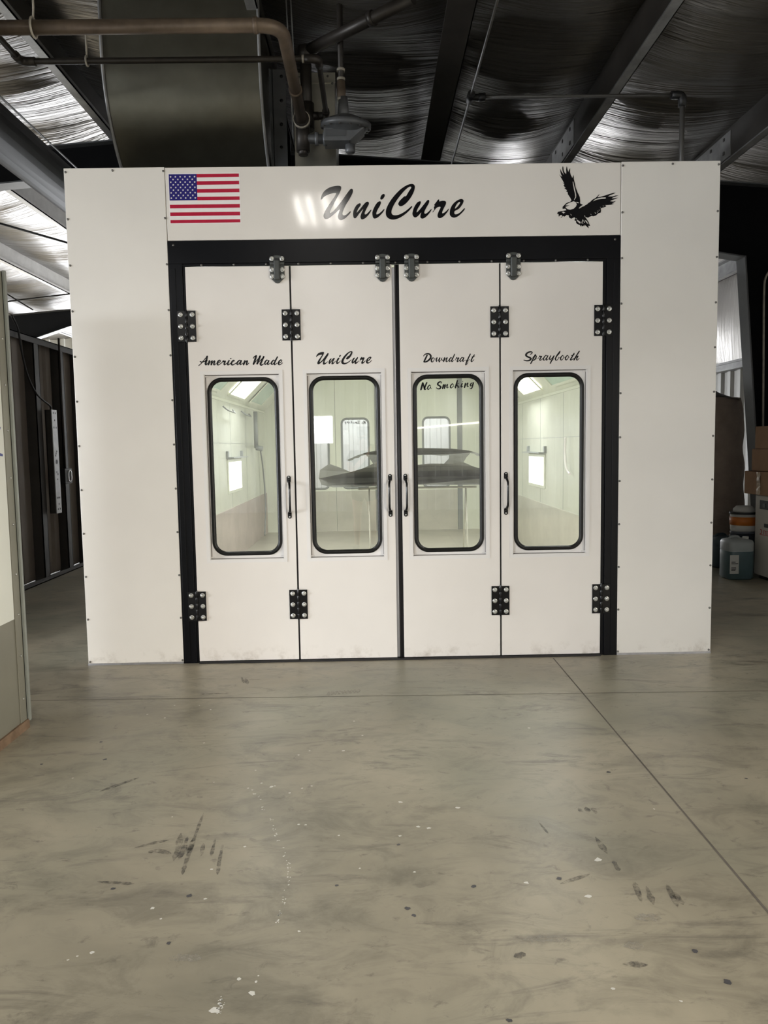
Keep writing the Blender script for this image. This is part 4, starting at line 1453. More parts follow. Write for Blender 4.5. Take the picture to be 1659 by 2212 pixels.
WORD = {
    'U': [(62, 247), (72, 205), (105, 155), (160, 120), (225, 105), (268, 107), (278, 130), (262, 178), (222, 252), (182, 328), (160, 378), (172, 388), (222, 342), (285, 262), (335, 190), (372, 143), (390, 135), (402, 150), (396, 185), (368, 240), (330, 300), (303, 355), (292, 398), (303, 416), (328, 411), (356, 388), (374, 372), (377, 384), (352, 416), (315, 449), (282, 465), (256, 459), (244, 432), (250, 395), (262, 352), (215, 392), (160, 438), (125, 454), (101, 446), (92, 418), (105, 378), (148, 305), (195, 238), (222, 190), (212, 180), (160, 190), (105, 215), (75, 245)],
    'n': [(404, 390), (412, 355), (438, 310), (468, 289), (483, 293), (481, 312), (458, 345), (443, 378), (445, 385), (480, 345), (520, 295), (548, 272), (566, 276), (568, 300), (545, 345), (527, 385), (528, 405), (545, 402), (572, 375), (592, 355), (594, 366), (570, 405), (535, 442), (505, 458), (487, 452), (482, 425), (495, 385), (510, 350), (470, 395), (440, 435), (425, 447), (410, 440), (404, 415)],
    'i': [(606, 395), (615, 355), (640, 305), (665, 275), (688, 267), (697, 280), (688, 310), (665, 350), (650, 385), (650, 405), (668, 402), (700, 378), (728, 350), (732, 360), (708, 395), (670, 432), (638, 449), (615, 440)],
    'dot': [(690, 235), (698, 210), (716, 192), (732, 192), (737, 208), (726, 232), (708, 249), (694, 247)],
    'C': [(748, 380), (760, 330), (795, 265), (845, 200), (905, 140), (970, 98), (1020, 84), (1048, 95), (1054, 125), (1040, 175), (1010, 230), (970, 280), (930, 312), (902, 320), (884, 308), (880, 290), (895, 262), (925, 232), (945, 215), (962, 212), (990, 165), (1015, 128), (1012, 114), (990, 118), (945, 155), (890, 220), (845, 285), (815, 345), (808, 385), (820, 408), (850, 415), (895, 405), (950, 375), (1000, 335), (1020, 318), (1024, 330), (985, 375), (930, 420), (875, 450), (825, 461), (785, 452), (755, 425)],
    'u': [(1030, 385), (1045, 335), (1075, 285), (1105, 267), (1118, 275), (1108, 305), (1085, 345), (1073, 375), (1078, 383), (1110, 350), (1150, 300), (1178, 265), (1195, 252), (1206, 262), (1200, 290), (1175, 335), (1158, 370), (1155, 393), (1170, 398), (1200, 375), (1226, 350), (1228, 362), (1200, 402), (1165, 437), (1135, 450), (1115, 440), (1113, 415), (1122, 385), (1090, 420), (1062, 438), (1042, 430), (1030, 408)],
    'r': [(1242, 378), (1258, 355), (1255, 330), (1265, 315), (1258, 305), (1280, 275), (1300, 250), (1312, 252), (1312, 268), (1345, 262), (1370, 264), (1383, 275), (1380, 300), (1360, 340), (1345, 375), (1343, 393), (1360, 390), (1388, 368), (1410, 345), (1411, 356), (1390, 390), (1355, 428), (1322, 445), (1300, 438), (1293, 415), (1305, 375), (1325, 335), (1315, 325), (1285, 335), (1262, 360), (1246, 382)],
    'e': [(1422, 390), (1428, 350), (1450, 305), (1490, 265), (1535, 244), (1560, 248), (1568, 265), (1555, 300), (1520, 345), (1478, 368), (1470, 385), (1475, 402), (1495, 404), (1530, 385), (1575, 342), (1579, 355), (1545, 395), (1505, 428), (1468, 440), (1438, 430), (1424, 410)],
}
E_HOLE = [(1478, 345), (1505, 322), (1528, 290), (1530, 275), (1515, 278), (1495, 300), (1480, 330)]


def word_sign(fx, parent, y=YV):
    bm = bmesh.new()
    for k, l in WORD.items():
        loops = [[fx(p) for p in catmull(l, 4, True)]]
        if k == 'e':
            loops.append([fx(p) for p in catmull(E_HOLE, 4, True)])
        plate(bm, loops, y, y + .0009)
    return obj('lettering', bm, M['vinyl'], parent)


def big(p):
    q = at(680 + p[0] / 4.879, 380 + p[1] / 4.879, 0)
    return (q.x, q.z)


def small(p):
    x = 142 + (p[0] - 62) * (1470 - 142) / (1579 - 62)
    y = 150 + (p[1] - 84) * (468 - 150) / (461 - 84) + (p[0] - 900) * -.003
    q = at(670 + x / 11.06, 745 + y / 11.06, 0)
    return (q.x, q.z)


word_sign(big, hd, -.0002)
word_sign(small, doors[1])


def script(strokes, ox, oy, s, parent, y=YV, mirror=None, mat='vinyl', name='lettering', pen=.74):
    """Brush script from centre-line strokes in crop pixels; pen thick on down strokes."""
    bm = bmesh.new()
    for pts, w in strokes:
        if len(pts) == 2:
            (xa, ya), (xb, yb) = pts
            pts = [pts[0], ((xa * 2 + xb) / 3, (ya * 2 + yb) / 3), ((xa + xb * 2) / 3, (ya + yb * 2) / 3), pts[1]]
        q = catmull(pts, 6)
        n = len(q)
        wid = []
        for i in range(n):
            a, b = q[max(i - 1, 0)], q[min(i + 1, n - 1)]
            dx, dy = b[0] - a[0], b[1] - a[1]
            l = math.hypot(dx, dy) or 1
            k = .80 + .32 * dy / l
            t = i / (n - 1)
            k *= min(1, .55 + 3.2 * min(t, 1 - t) + .12)
            wid.append(w * pen * k)
        wid = [sum(wid[max(0, i - 3):i + 4]) / len(wid[max(0, i - 3):i + 4]) for i in range(n)]
        L, R = [], []
        for i in range(n):
            a, b = q[max(i - 1, 0)], q[min(i + 1, n - 1)]
            dx, dy = b[0] - a[0], b[1] - a[1]
            l = math.hypot(dx, dy) or 1
            nx, ny = -dy / l * wid[i], dx / l * wid[i]
            L.append((q[i][0] + nx, q[i][1] + ny))
            R.append((q[i][0] - nx, q[i][1] - ny))
        loc = []
        for P in (L, R):
            row = []
            for p in P:
                c = at(ox + p[0] / s, oy + p[1] / s, 0)
                x, z = c.x, c.z
                if mirror:
                    x, z, yy = mirror(x, z)
                else:
                    yy = y
                row.append(bm.verts.new((x, yy, z)))
            loc.append(row)
        for i in range(n - 1):
            bm.faces.new((loc[0][i], loc[1][i], loc[1][i + 1], loc[0][i + 1]))
        for i in (0, n - 1):
            ring = []
            for k in range(10):
                a = 2 * PI * k / 10
                c = at(ox + (q[i][0] + wid[i] * math.cos(a)) / s, oy + (q[i][1] + wid[i] * math.sin(a)) / s, 0)
                x, z, yy = c.x, c.z, y
                if mirror:
                    x, z, yy = mirror(x, z)
                ring.append(bm.verts.new((x, yy + .00012, z)))
            bm.faces.new(ring)
    return obj(name, bm, M[mat], parent)


A_ = 15
american = [([(70, 300), (110, 265), (160, 205), (207, 150)], A_), ([(207, 150), (195, 215), (182, 268), (190, 285), (212, 268)], 19), ([(95, 235), (130, 243), (185, 222), (208, 218)], 15),
            ([(245, 222), (228, 285)], 17), ([(228, 285), (262, 240), (288, 225)], 10), ([(288, 225), (274, 285)], 17), ([(274, 285), (305, 240), (330, 225), (316, 278), (330, 287), (350, 268)], 15),
            ([(378, 262), (410, 245), (425, 225), (412, 212), (385, 232), (372, 265), (382, 288), (405, 282), (445, 252)], 15),
            ([(445, 258), (470, 220), (476, 236), (502, 226), (486, 268), (492, 287), (530, 263)], 15),
            ([(565, 218), (543, 262), (545, 286), (565, 282), (592, 260)], 16), ([(585, 190), (591, 184), (596, 182)], 17),
            ([(640, 235), (650, 215), (625, 222), (603, 262), (612, 288), (640, 282), (690, 252)], 16),
            ([(757, 224), (735, 214), (705, 240), (694, 272), (710, 283), (738, 252), (764, 214), (746, 265), (752, 284), (790, 260)], 15),
            ([(822, 222), (800, 285)], 17), ([(800, 285), (832, 240), (862, 222), (848, 272), (857, 286), (887, 258)], 15),
            ([(958, 182), (975, 155), (1005, 142)], 18), ([(1005, 142), (990, 200), (962, 275)], 19), ([(962, 275), (1030, 200), (1070, 147)], 13), ([(1070, 147), (1048, 205), (1022, 270)], 19),
            ([(1022, 270), (1080, 210), (1130, 155)], 13), ([(1130, 155), (1092, 235), (1076, 275), (1092, 292), (1125, 272)], 18),
            ([(1207, 222), (1180, 211), (1152, 240), (1147, 270), (1163, 281), (1190, 250), (1214, 216), (1194, 262), (1200, 283), (1237, 260)], 14),
            ([(1312, 222), (1290, 211), (1262, 240), (1254, 270), (1270, 281), (1300, 252)], 14), ([(1352, 158), (1315, 230), (1300, 268), (1310, 285), (1345, 260)], 15),
            ([(1372, 262), (1405, 248), (1424, 222), (1410, 207), (1385, 225), (1367, 262), (1378, 285), (1405, 280), (1434, 256)], 14)]
script(american, 420, 750, 7.541, doors[0])
downdraft = [([(268, 205), (235, 275), (205, 335), (188, 372)], 24), ([(178, 228), (205, 190), (265, 168), (325, 178), (360, 220), (352, 280), (305, 335), (245, 372), (188, 380)], 28),
             ([(418, 272), (388, 300), (375, 345), (390, 378), (425, 362), (448, 310), (440, 278), (418, 272)], 20), ([(448, 295), (470, 302), (492, 290)], 10),
             ([(520, 272), (503, 325), (510, 362)], 20), ([(510, 362), (555, 325), (592, 275)], 13), ([(592, 275), (572, 330), (578, 376)], 20), ([(578, 376), (625, 330), (642, 282), (652, 270)], 14), ([(642, 285), (648, 325), (672, 348)], 11),
             ([(716, 270), (690, 365)], 21), ([(690, 365), (740, 300), (782, 266), (756, 335), (760, 372), (790, 362), (822, 328)], 17),
             ([(908, 282), (875, 268), (842, 308), (830, 348), (848, 366), (890, 330)], 18), ([(972, 182), (925, 285), (896, 345), (905, 370), (950, 342)], 18),
             ([(985, 335), (1022, 263), (1030, 285), (1078, 274), (1042, 335), (1040, 370), (1075, 355), (1108, 322)], 18),
             ([(1198, 275), (1162, 263), (1122, 308), (1108, 348), (1128, 366), (1170, 325), (1208, 266), (1182, 332), (1186, 366), (1220, 345)], 17),
             ([(1372, 178), (1325, 275), (1278, 380), (1255, 450)], 20), ([(1255, 452), (1288, 432), (1312, 385), (1302, 352), (1270, 355)], 15), ([(1212, 352), (1262, 328), (1305, 350), (1362, 308)], 10),
             ([(1478, 195), (1425, 275), (1396, 340), (1404, 368), (1430, 358), (1465, 318)], 19), ([(1410, 252), (1480, 232)], 17)]
script(downdraft, 900, 750, 11.85, doors[2])
nosmoke = [([(165, 905), (145, 985), (118, 1075)], 30), ([(172, 905), (190, 985), (208, 1058)], 22), ([(268, 898), (228, 990), (208, 1058), (228, 1072), (256, 1056)], 26),
           ([(338, 962), (302, 1000), (290, 1048), (310, 1072), (345, 1042), (364, 985), (346, 958), (332, 968)], 21), ([(362, 1005), (375, 1045), (392, 1052)], 11),
           ([(632, 922), (645, 885), (605, 878), (560, 908), (552, 948), (595, 978), (630, 1010), (608, 1048), (562, 1056), (515, 1030)], 27),
           ([(702, 950), (676, 1050)], 25), ([(676, 1050), (712, 985), (742, 948)], 14), ([(742, 948), (724, 1045)], 24), ([(724, 1045), (765, 978), (802, 940), (786, 1015), (802, 1032), (830, 1010)], 19),
           ([(928, 928), (892, 962), (878, 1010), (900, 1034), (936, 1005), (954, 955), (938, 928), (922, 936)], 20), ([(950, 985), (965, 1000), (990, 985)], 9),
           ([(1056, 850), (1030, 940), (1005, 1030)], 25), ([(1012, 990), (1060, 932), (1096, 912)], 16), ([(1040, 962), (1068, 985), (1082, 1016), (1106, 1006)], 22),
           ([(1182, 918), (1156, 982), (1162, 1010), (1196, 988)], 22), ([(1192, 872), (1197, 864), (1200, 860)], 22),
           ([(1266, 915), (1240, 1020)], 24), ([(1240, 1020), (1290, 938), (1328, 903), (1310, 972), (1322, 1000), (1352, 985)], 19),
           ([(1450, 905), (1415, 915), (1392, 955), (1404, 985), (1440, 950), (1472, 898)], 20), ([(1472, 898), (1450, 975), (1425, 1042), (1395, 1052), (1380, 1030)], 21)]
o = script(nosmoke, 900, 750, 11.85, doors[2], .0325, pen=.72)
spray = [([(285, 228), (325, 195), (318, 172), (268, 168), (205, 198), (178, 240), (200, 275), (268, 305), (294, 335), (260, 370), (190, 380), (128, 364)], 30),
         ([(402, 232), (362, 315), (325, 385), (292, 445)], 21), ([(325, 325), (372, 268), (412, 258), (424, 282), (402, 335), (362, 372), (342, 362)], 18), ([(400, 350), (452, 318)], 10),
         ([(470, 330), (507, 263), (514, 282), (552, 272), (516, 330), (514, 368), (545, 358), (582, 322)], 19),
         ([(692, 262), (652, 253), (610, 300), (594, 345), (614, 366), (660, 320), (704, 255), (668, 330), (670, 366), (718, 332)], 18),
         ([(768, 260), (745, 310), (744, 345), (770, 345), (848, 262)], 18), ([(848, 262), (812, 335), (758, 440)], 20), ([(790, 390), (862, 318)], 10),
         ([(992, 152), (930, 235), (884, 325), (894, 366), (930, 355), (957, 312), (946, 290)], 20), ([(992, 152), (976, 200), (905, 280)], 13), ([(952, 320), (992, 298)], 9),
         ([(1050, 253), (1015, 293), (1004, 340), (1024, 363), (1060, 335), (1078, 285), (1056, 253), (1044, 258)], 20), ([(1074, 292), (1108, 300)], 9),
         ([(1166, 250), (1131, 290), (1120, 337), (1140, 360), (1176, 332), (1194, 282), (1172, 250), (1160, 255)], 20), ([(1190, 290), (1225, 296)], 9),
         ([(1328, 203), (1275, 295), (1244, 345), (1255, 363), (1322, 322)], 20), ([(1258, 256), (1332, 232)], 19),
         ([(1452, 152), (1392, 245), (1324, 360)], 21), ([(1324, 360), (1388, 288), (1424, 266), (1390, 330), (1398, 366), (1452, 322)], 18)]
script(spray, 1120, 745, 11.06, doors[3], pen=.66)

# --------------------------------------------------------------- flag
fl0, fl1, fz0, fz1 = -1.459, -1.0055, 2.9265, 3.2345
bm = bmesh.new()
FW, FH = fl1 - fl0, fz1 - fz0
bm_box(bm, (fl0 - .006, .0004, fz0 - .006), (fl1 + .006, .0012, fz1 + .006), 2)
cx1 = fl0 + FW * .397
cz0 = fz1 - FH * .535
rows = [(0, .070), (.148, .222), (.307, .382), (.467, .537), (.622, .697), (.780, .855), (.936, 1.0)]
for k, (a, b) in enumerate(rows):
    xa = fl0 if k > 3 else cx1
    bm_box(bm, (xa, -.0002, fz1 - FH * b), (fl1, .0004, fz1 - FH * a), 0)
bm_box(bm, (fl0, -.0002, cz0), (cx1, .0004, fz1), 1)
cw, ch = cx1 - fl0, fz1 - cz0
for r in range(9):
    for c in range(6 if r % 2 == 0 else 5):
        sx = fl0 + cw * ((.065 + .172 * c) if r % 2 == 0 else (.151 + .172 * c))
        sz = fz1 - ch * (.10 + .1015 * r)
        pts = [(sx + (.0070 if k % 2 == 0 else .0029) * math.sin(PI * k / 5), sz + (.0070 if k % 2 == 0 else .0029) * math.cos(PI * k / 5)) for k in range(10)]
        plate(bm, [pts], -.0006, -.0002, 2)
o = obj('flag_decal', bm, [M['vinyl_red'], M['vinyl_blue'], M['vinyl_white']], hd)
o['label'] = 'flag decal with red and white stripes and white stars on blue'

# --------------------------------------------------------------- eagle
EAG = [(143, 297), (180, 335), (215, 352), (190, 300), (175, 250), (165, 158), (200, 230), (262, 318), (235, 250), (222, 200), (218, 150), (228, 98), (240, 120), (250, 200), (275, 255), (310, 285), (313, 240), (308, 180), (320, 98), (332, 130), (345, 190), (362, 238), (378, 190), (402, 140), (404, 190), (400, 240), (420, 310), (455, 380), (475, 340), (490, 303), (490, 400), (515, 500), (535, 600), (580, 720), (635, 840), (645, 930), (640, 985), (690, 1015), (715, 1022), (690, 1035), (650, 1060), (622, 1090), (610, 1115), (640, 1105), (690, 1070), (735, 1055), (770, 1030), (820, 1005), (825, 990), (880, 955), (935, 900), (1000, 865), (1045, 830), (1075, 790), (1120, 765), (1090, 795), (1060, 845), (1150, 825), (1250, 795), (1370, 755), (1450, 735), (1495, 732), (1420, 770), (1360, 790), (1310, 825), (1420, 820), (1490, 800), (1560, 797), (1500, 818), (1430, 845), (1395, 870), (1480, 862), (1548, 852), (1480, 885), (1400, 912), (1360, 935), (1430, 945), (1500, 932), (1450, 965), (1400, 990), (1455, 995), (1380, 1022), (1300, 1028), (1235, 1030), (1270, 1052), (1240, 1075), (1160, 1095), (1130, 1120), (1150, 1150), (1135, 1165), (1140, 1185), (1130, 1210), (1080, 1225), (1050, 1250), (1030, 1275), (950, 1300), (930, 1285), (895, 1300), (865, 1310), (830, 1335), (800, 1315), (775, 1325), (755, 1270), (742, 1290), (760, 1315), (790, 1350), (840, 1425), (882, 1530), (840, 1520), (845, 1585), (810, 1550), (790, 1530), (750, 1500), (745, 1535), (725, 1515), (705, 1540), (670, 1510), (668, 1550), (645, 1520), (630, 1500), (605, 1500), (590, 1480), (568, 1485), (560, 1455), (545, 1455), (545, 1410), (505, 1390), (530, 1345), (510, 1320), (470, 1335), (440, 1355), (395, 1340), (370, 1300), (375, 1275), (320, 1265), (265, 1310), (250, 1290), (222, 1300), (200, 1330), (175, 1335), (205, 1305), (215, 1290), (205, 1265), (165, 1270), (135, 1310), (130, 1280), (130, 1250), (115, 1235), (95, 1250), (100, 1215), (115, 1190), (180, 1175), (250, 1165), (320, 1150), (290, 1115), (230, 1120), (215, 1110), (240, 1095), (210, 1085), (250, 1045), (300, 990), (350, 965), (410, 945), (435, 915), (405, 850), (350, 770), (345, 720), (305, 700), (330, 680), (300, 650), (265, 620), (300, 615), (265, 585), (245, 560), (270, 545), (225, 490), (268, 520), (220, 430), (180, 360)]
EH = [[(292, 1068), (330, 1056), (392, 1032), (345, 1036), (290, 1035), (330, 1000), (400, 965), (490, 935), (540, 960), (565, 1010), (545, 1060), (490, 1115), (400, 1140), (340, 1125), (300, 1092)],
      [(465, 462), (480, 470), (500, 560), (530, 690), (550, 790), (545, 850), (505, 910), (495, 900), (525, 840), (520, 760), (490, 640), (468, 520)],
      [(540, 950), (590, 955), (615, 975), (600, 985), (560, 970)],
      [(950, 940), (985, 900), (1060, 865), (1150, 848), (1250, 845), (1265, 860), (1240, 875), (1150, 880), (1040, 900)],
      [(560, 1372), (600, 1395), (655, 1435), (645, 1475), (600, 1440), (565, 1405)], [(748, 1382), (800, 1405), (850, 1490), (800, 1460)],
      [(672, 1450), (690, 1400), (712, 1358), (716, 1400), (700, 1430), (690, 1478)], [(722, 1380), (760, 1445), (742, 1450), (728, 1425)], [(706, 1440), (722, 1470), (708, 1476)],
      [(403, 1235), (438, 1258), (432, 1290), (422, 1262)], [(200, 1200), (245, 1182), (290, 1215), (262, 1215), (240, 1235), (228, 1212)], [(985, 1200), (1030, 1220), (1008, 1236)], [(885, 1230), (918, 1260), (902, 1265)],
      [(1045, 1160), (1095, 1175), (1070, 1180)], [(1050, 1192), (1078, 1205), (1050, 1210)], [(1180, 1042), (1225, 1050), (1190, 1060)], [(1118, 1080), (1140, 1072), (1132, 1092)], [(1085, 1135), (1120, 1150), (1100, 1158)],
      [(540, 1345), (570, 1350), (552, 1368)]]
bm = bmesh.new()
plate(bm, [px_loop(l, 1195, 350, 11.06) for l in [EAG] + EH], -.0002, .0007)
o = obj('eagle_emblem', bm, M['vinyl'], hd)
o['label'] = 'black eagle emblem with spread wings and open talons'

# --------------------------------------------------------------- cabin shell and interior
YB = 7.9
boxes('cabin_wall', [((-XO, .036, 0), (-2.03, YB + .1, ZT - .002))], M['panel'], booth)
boxes('cabin_wall', [((2.03, .036, 0), (XO, YB + .1, ZT - .002))], M['panel'], booth)
boxes('cabin_roof', [((-XO, .036, 3.19), (XO, YB + .1, ZT - .001))], M['galv_beam'], booth)
boxes('front_return', [((-2.03, .036, 0), (-1.4, .06, 3.19)), ((1.4, .036, 0), (2.03, .06, 3.19)), ((-1.4, .051, 2.66), (1.4, .07, 3.19))], M['booth_wall'], booth)
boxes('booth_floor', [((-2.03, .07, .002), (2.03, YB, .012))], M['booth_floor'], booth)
for s in (-1, 1):
    sx = lambda x: s * x
    w = boxes('interior_wall', [((sx(2.03), .06, .69), (sx(2.0), YB, 2.06))], M['booth_side'], booth)
    boxes('kickboard', [((sx(2.03), .06, .01), (sx(1.985), YB, .69))], M['booth_low'] if s < 0 else M['booth_low_pale'], w)
    boxes('seam', [((sx(2.0), y, .69), (sx(1.9985), y + .006, 2.05)) for y in (1.2, 2.4, 3.6, 4.8, 6.0, 7.2)] + [((sx(2.0), .06, 1.52), (sx(1.9985), YB, 1.525))], M['booth_grey'], w)
    boxes('wall_rail', [((sx(2.0), .06, 2.03), (sx(1.985), YB, 2.06))], M['booth_wall'], w)
    bm = bmesh.new()
    for a, b in (((2.0, 2.06), (1.93, 2.12)), ((1.93, 2.12), (1.35, 2.70)), ((1.35, 2.70), (1.35, 2.72))):
        v = [bm.verts.new((sx(a[0]), .06, a[1])), bm.verts.new((sx(b[0]), .06, b[1])), bm.verts.new((sx(b[0]), YB, b[1])), bm.verts.new((sx(a[0]), YB, a[1]))]
        bm.faces.new(v)
    hip = obj('hip_panel', bm, M['booth_wall'], booth)
    for k, y in enumerate((1.0, 2.7, 4.35, 5.95)):
        lit = k in (0, 2)
        ya, yb = y, y + 1.05
        n = Vector((-s * .7071, 0, -.7071)) * .012
        u = Vector((-s * .7071, 0, .7071))
        c0 = Vector((sx(1.93), 0, 2.12))
        bm = bmesh.new()
        q = [c0 + u * .02 + n, c0 + u * .60 + n]
        f = bm.faces.new([bm.verts.new((q[0].x, ya, q[0].z)), bm.verts.new((q[1].x, ya, q[1].z)), bm.verts.new((q[1].x, yb, q[1].z)), bm.verts.new((q[0].x, yb, q[0].z))])
        lf = obj('light_fixture', bm, M['lamp_lens'] if lit else M['lamp_off'], booth)
        bm = bmesh.new()
        nn = n * 1.8
        for (a, b, c, d_) in ((q[0] - u * .03, q[0], ya - .03, yb + .03), (q[1], q[1] + u * .03, ya - .03, yb + .03), (q[0], q[1], ya - .03, ya), (q[0], q[1], yb, yb + .03)):
            v = [bm.verts.new(p_ + w_) for p_ in (Vector((a.x, c, a.z)), Vector((b.x, c, b.z)), Vector((b.x, d_, b.z)), Vector((a.x, d_, a.z))) for w_ in (Vector((0, 0, 0)), n)]
            bmesh.ops.convex_hull(bm, input=v)
        obj('lens_frame', bm, M['booth_wall'], lf)
        if lit:
            o = area('booth_tube_lamp', (c0 + u * .31 + n * 3) + Vector((0, (ya + yb) / 2, 0)), (.5, 1.0), 34 if s < 0 else 38, (.97, .99, 1.0), (-s * .7071, 0, -.7071))
boxes('interior_ceiling', [((-1.36, .06, 2.71), (1.36, YB, 2.73))], M['booth_wall'], booth)
bm = bmesh.new()
for a in (-1, 1):
    plate(bm, [[(a * 1.3, 2.70), (a * 2.03, 2.70), (a * 2.03, 2.0)]], .062, .075)
obj('hip_end', bm, M['booth_wall'], booth)

# side lamps low on both walls
for s, lab in ((-1, 'l'), (1, 'r')):
    sl = boxes('side_lamp', [((s * 2.0, 4.5, .88), (s * 1.985, 5.5, 1.32))], M['booth_wall'], booth, .004)
    boxes('lens', [((s * 1.985, 4.56, .92), (s * 1.98, 5.44, 1.28))], M['lamp_lens'], sl)
    boxes('hood', [((s * 2.0, 4.45, 1.33), (s * 1.90, 5.55, 1.345)), ((s * 2.0, 4.45, 1.345), (s * 1.97, 4.52, 1.42)), ((s * 2.0, 5.48, 1.345), (s * 1.97, 5.55, 1.42))], M['booth_grey'], sl)
# air hose drop and hooks
bm = bmesh.new()
bm_tube(bm, [(-1.93, 6.5, 2.0), (-1.93, 6.5, 1.45)], .03, 10)
bm_tube(bm, [(-1.92, 6.42, 1.46), (-1.82, 6.42, 1.44)], .04, 10)
obj('air_drop', bm, M['booth_grey'], booth)
bm = bmesh.new()
bm_tube(bm, [(-1.93, y, z) for y, z in catmull([(6.5, 1.5), (6.9, 1.42), (7.2, 1.0), (7.3, .5), (7.1, .05)], 6)], .012, 8)
obj('air_hose', bm, M['booth_grey'], booth)
for y in (4.3, 5.6):
    bm = bmesh.new()
    bm_tube(bm, [(-1.99, y, 1.97), (-1.93, y + .02, 1.92), (-1.93, y + .5, 1.91), (-1.97, y + .55, 1.95)], .010, 6)
    obj('hook_rail', bm, M['booth_grey'], booth)
bm = bmesh.new()
bm_tube(bm, [(1.95, y, z) for y, z in catmull([(3.3, 1.52), (3.32, 1.35), (3.25, 1.18), (3.1, 1.12)], 6)], .014, 8)
obj('hung_hose', bm, M['vinyl_white'], booth)

# rear doors
RC = [-1.36, -.455, .455, 1.34]
SPX = .69
RS = -.115
RL = [(-1.375 + RS, -.69 + RS), (-.685 + RS, -.02 + RS), (.02 + RS, .685 + RS), (.69 + RS, 1.375 + RS)]
boxes('rear_wall', [((-2.03, YB, 0), (-1.46 + RS, YB + .06, 3.19)), ((1.46 + RS, YB, 0), (2.03, YB + .06, 3.19)), ((-1.46 + RS, YB, 2.66), (1.46 + RS, YB + .06, 3.19))], M['booth_wall'], booth)
boxes('rear_frame', [((-1.46 + RS, YB - .01, 0), (-1.378 + RS, YB + .05, 2.66)), ((1.378 + RS, YB - .01, 0), (1.46 + RS, YB + .05, 2.66)), ((-.02 + RS, YB - .012, 0), (.02 + RS, YB + .05, 2.66)), ((-1.46 + RS, YB - .01, 2.64), (1.46 + RS, YB + .05, 2.70))], M['booth_grey'], booth)
for i, (x0, x1) in enumerate(RL):
    wc = (-1.03, -.352, .342, 1.02)[i] + RS
    bm = bmesh.new()
    plate(bm, [rect(x0, x1, .015, 2.645), rrect(wc - .222, wc + .222, .748, 1.916, .085, 8)], YB, YB + .045)
    d = obj('rear_door', bm, M['booth_wall'], booth)
    bm = bmesh.new()
    seal_ring(bm, wc, .2245, .7455, 1.9185, .085, .018, YB)
    obj('window_seal', bm, M['booth_grey'], d)
    bm = bmesh.new()
    bm.faces.new([bm.verts.new((x, YB + .02, z)) for x, z in rrect(wc - .222, wc + .222, .748, 1.916, .085, 8)])
    obj('window_pane', bm, M['glass_rear'], d)
    kp = boxes('kick_plate', [((x0 + .004, YB - .004, .02), (x1 - .004, YB, .70))], M['booth_low_pale'], d)  # added plate, greyer to paint in the dim lower half of the door
    if i == 1:
        script(nosmoke, 900, 750, 11.85, d, 0, (lambda x, z: (-.352 + RS - (x - .342), z, YB + .016)), 'latch')
for x in (-.6875 + RS, .6875 + RS):
    boxes('rear_gap_seal', [((x - .0045, YB + .01, .015), (x + .0045, YB + .03, 2.645))], M['seal'], booth)

# --------------------------------------------------------------- bumper cover on its stand
bx0, hw = .24, .97
out = [(-.96, 1.16), (-.945, 1.24), (-.84, 1.30), (-.74, 1.27), (-.62, 1.225), (-.50, 1.26), (-.41, 1.30), (-.44, 1.345), (-.475, 1.38), (-.52, 1.372), (-.54, 1.355), (-.58, 1.35), (-.60, 1.335), (-.635, 1.325), (-.655, 1.335),
       (-.56, 1.375), (-.46, 1.405), (-.30, 1.425), (0, 1.435)]
left_low = [(-.93, 1.10), (-.80, 1.08), (-.55, 1.09), (-.2, 1.10), (0, 1.105)]
outline = [(x, z) for x, z in out] + [(-x, z) for x, z in out[:-1][::-1]] + [(-x, z) for x, z in left_low[:-1]][0:] + [(0, 1.105)] + [(x, z) for x, z in left_low[:-1][::-1]]
hole = [(-.29, 1.366), (-.27, 1.33), (-.23, 1.288), (-.12, 1.28), (-.06, 1.292), (0, 1.284), (.10, 1.294), (.23, 1.29), (.27, 1.33), (.29, 1.366), (.2, 1.362), (.1, 1.372), (0, 1.37), (-.2, 1.372)]


def dens(l, m=.05):
    o_ = []
    for a, b in zip(l, l[1:] + l[:1]):
        n = max(1, int(math.hypot(b[0] - a[0], b[1] - a[1]) / m))
        o_ += [(a[0] + (b[0] - a[0]) * k / n, a[1] + (b[1] - a[1]) * k / n) for k in range(n)]
    return o_


def bow(x, y, z):
    return (bx0 + x * (1 - .04 * abs(x) ** 3), 1.75 + y + .42 * abs(x) ** 2.6 + .10 * max(0, 1.2 - z), z)


bm = bmesh.new()
outline2 = [outline[0]]
for p in outline[1:]:
    if math.hypot(p[0] - outline2[-1][0], p[1] - outline2[-1][1]) > .004:
        outline2.append(p)
plate(bm, [dens(outline2), dens(hole)], 0, .012, 0, bow)
bc = obj('bumper_cover', bm, M['bumper'])
md = bc.modifiers.new('thick', 'BEVEL')
md.width = .003
md.limit_method = 'ANGLE'
tag(bc, 'dark unpainted car bumper cover propped up inside the booth', 'car bumper')
t = thing('work_stand', 'light steel stand carrying the dark bumper cover inside the booth', 'stand', (bx0, 1.95, .012))
b0 = t.location.copy()
bm = bmesh.new()
for x in (-.45, .45):
    bm = bmesh.new()
    bm_tube(bm, [(bx0 + x, 1.80, .03), (bx0 + x, 1.98, 1.06)], .008, 8)
    bm_tube(bm, [(bx0 + x, 2.35, .03), (bx0 + x, 1.98, 1.06)], .008, 8)
    rel(obj('leg_frame', bm, M['stand'], t), b0)
bm = bmesh.new()
bm_tube(bm, [(bx0 - .55, 1.98, 1.065), (bx0 + .55, 1.98, 1.065)], .010, 8)
rel(obj('cross_bar', bm, M['stand'], t), b0)

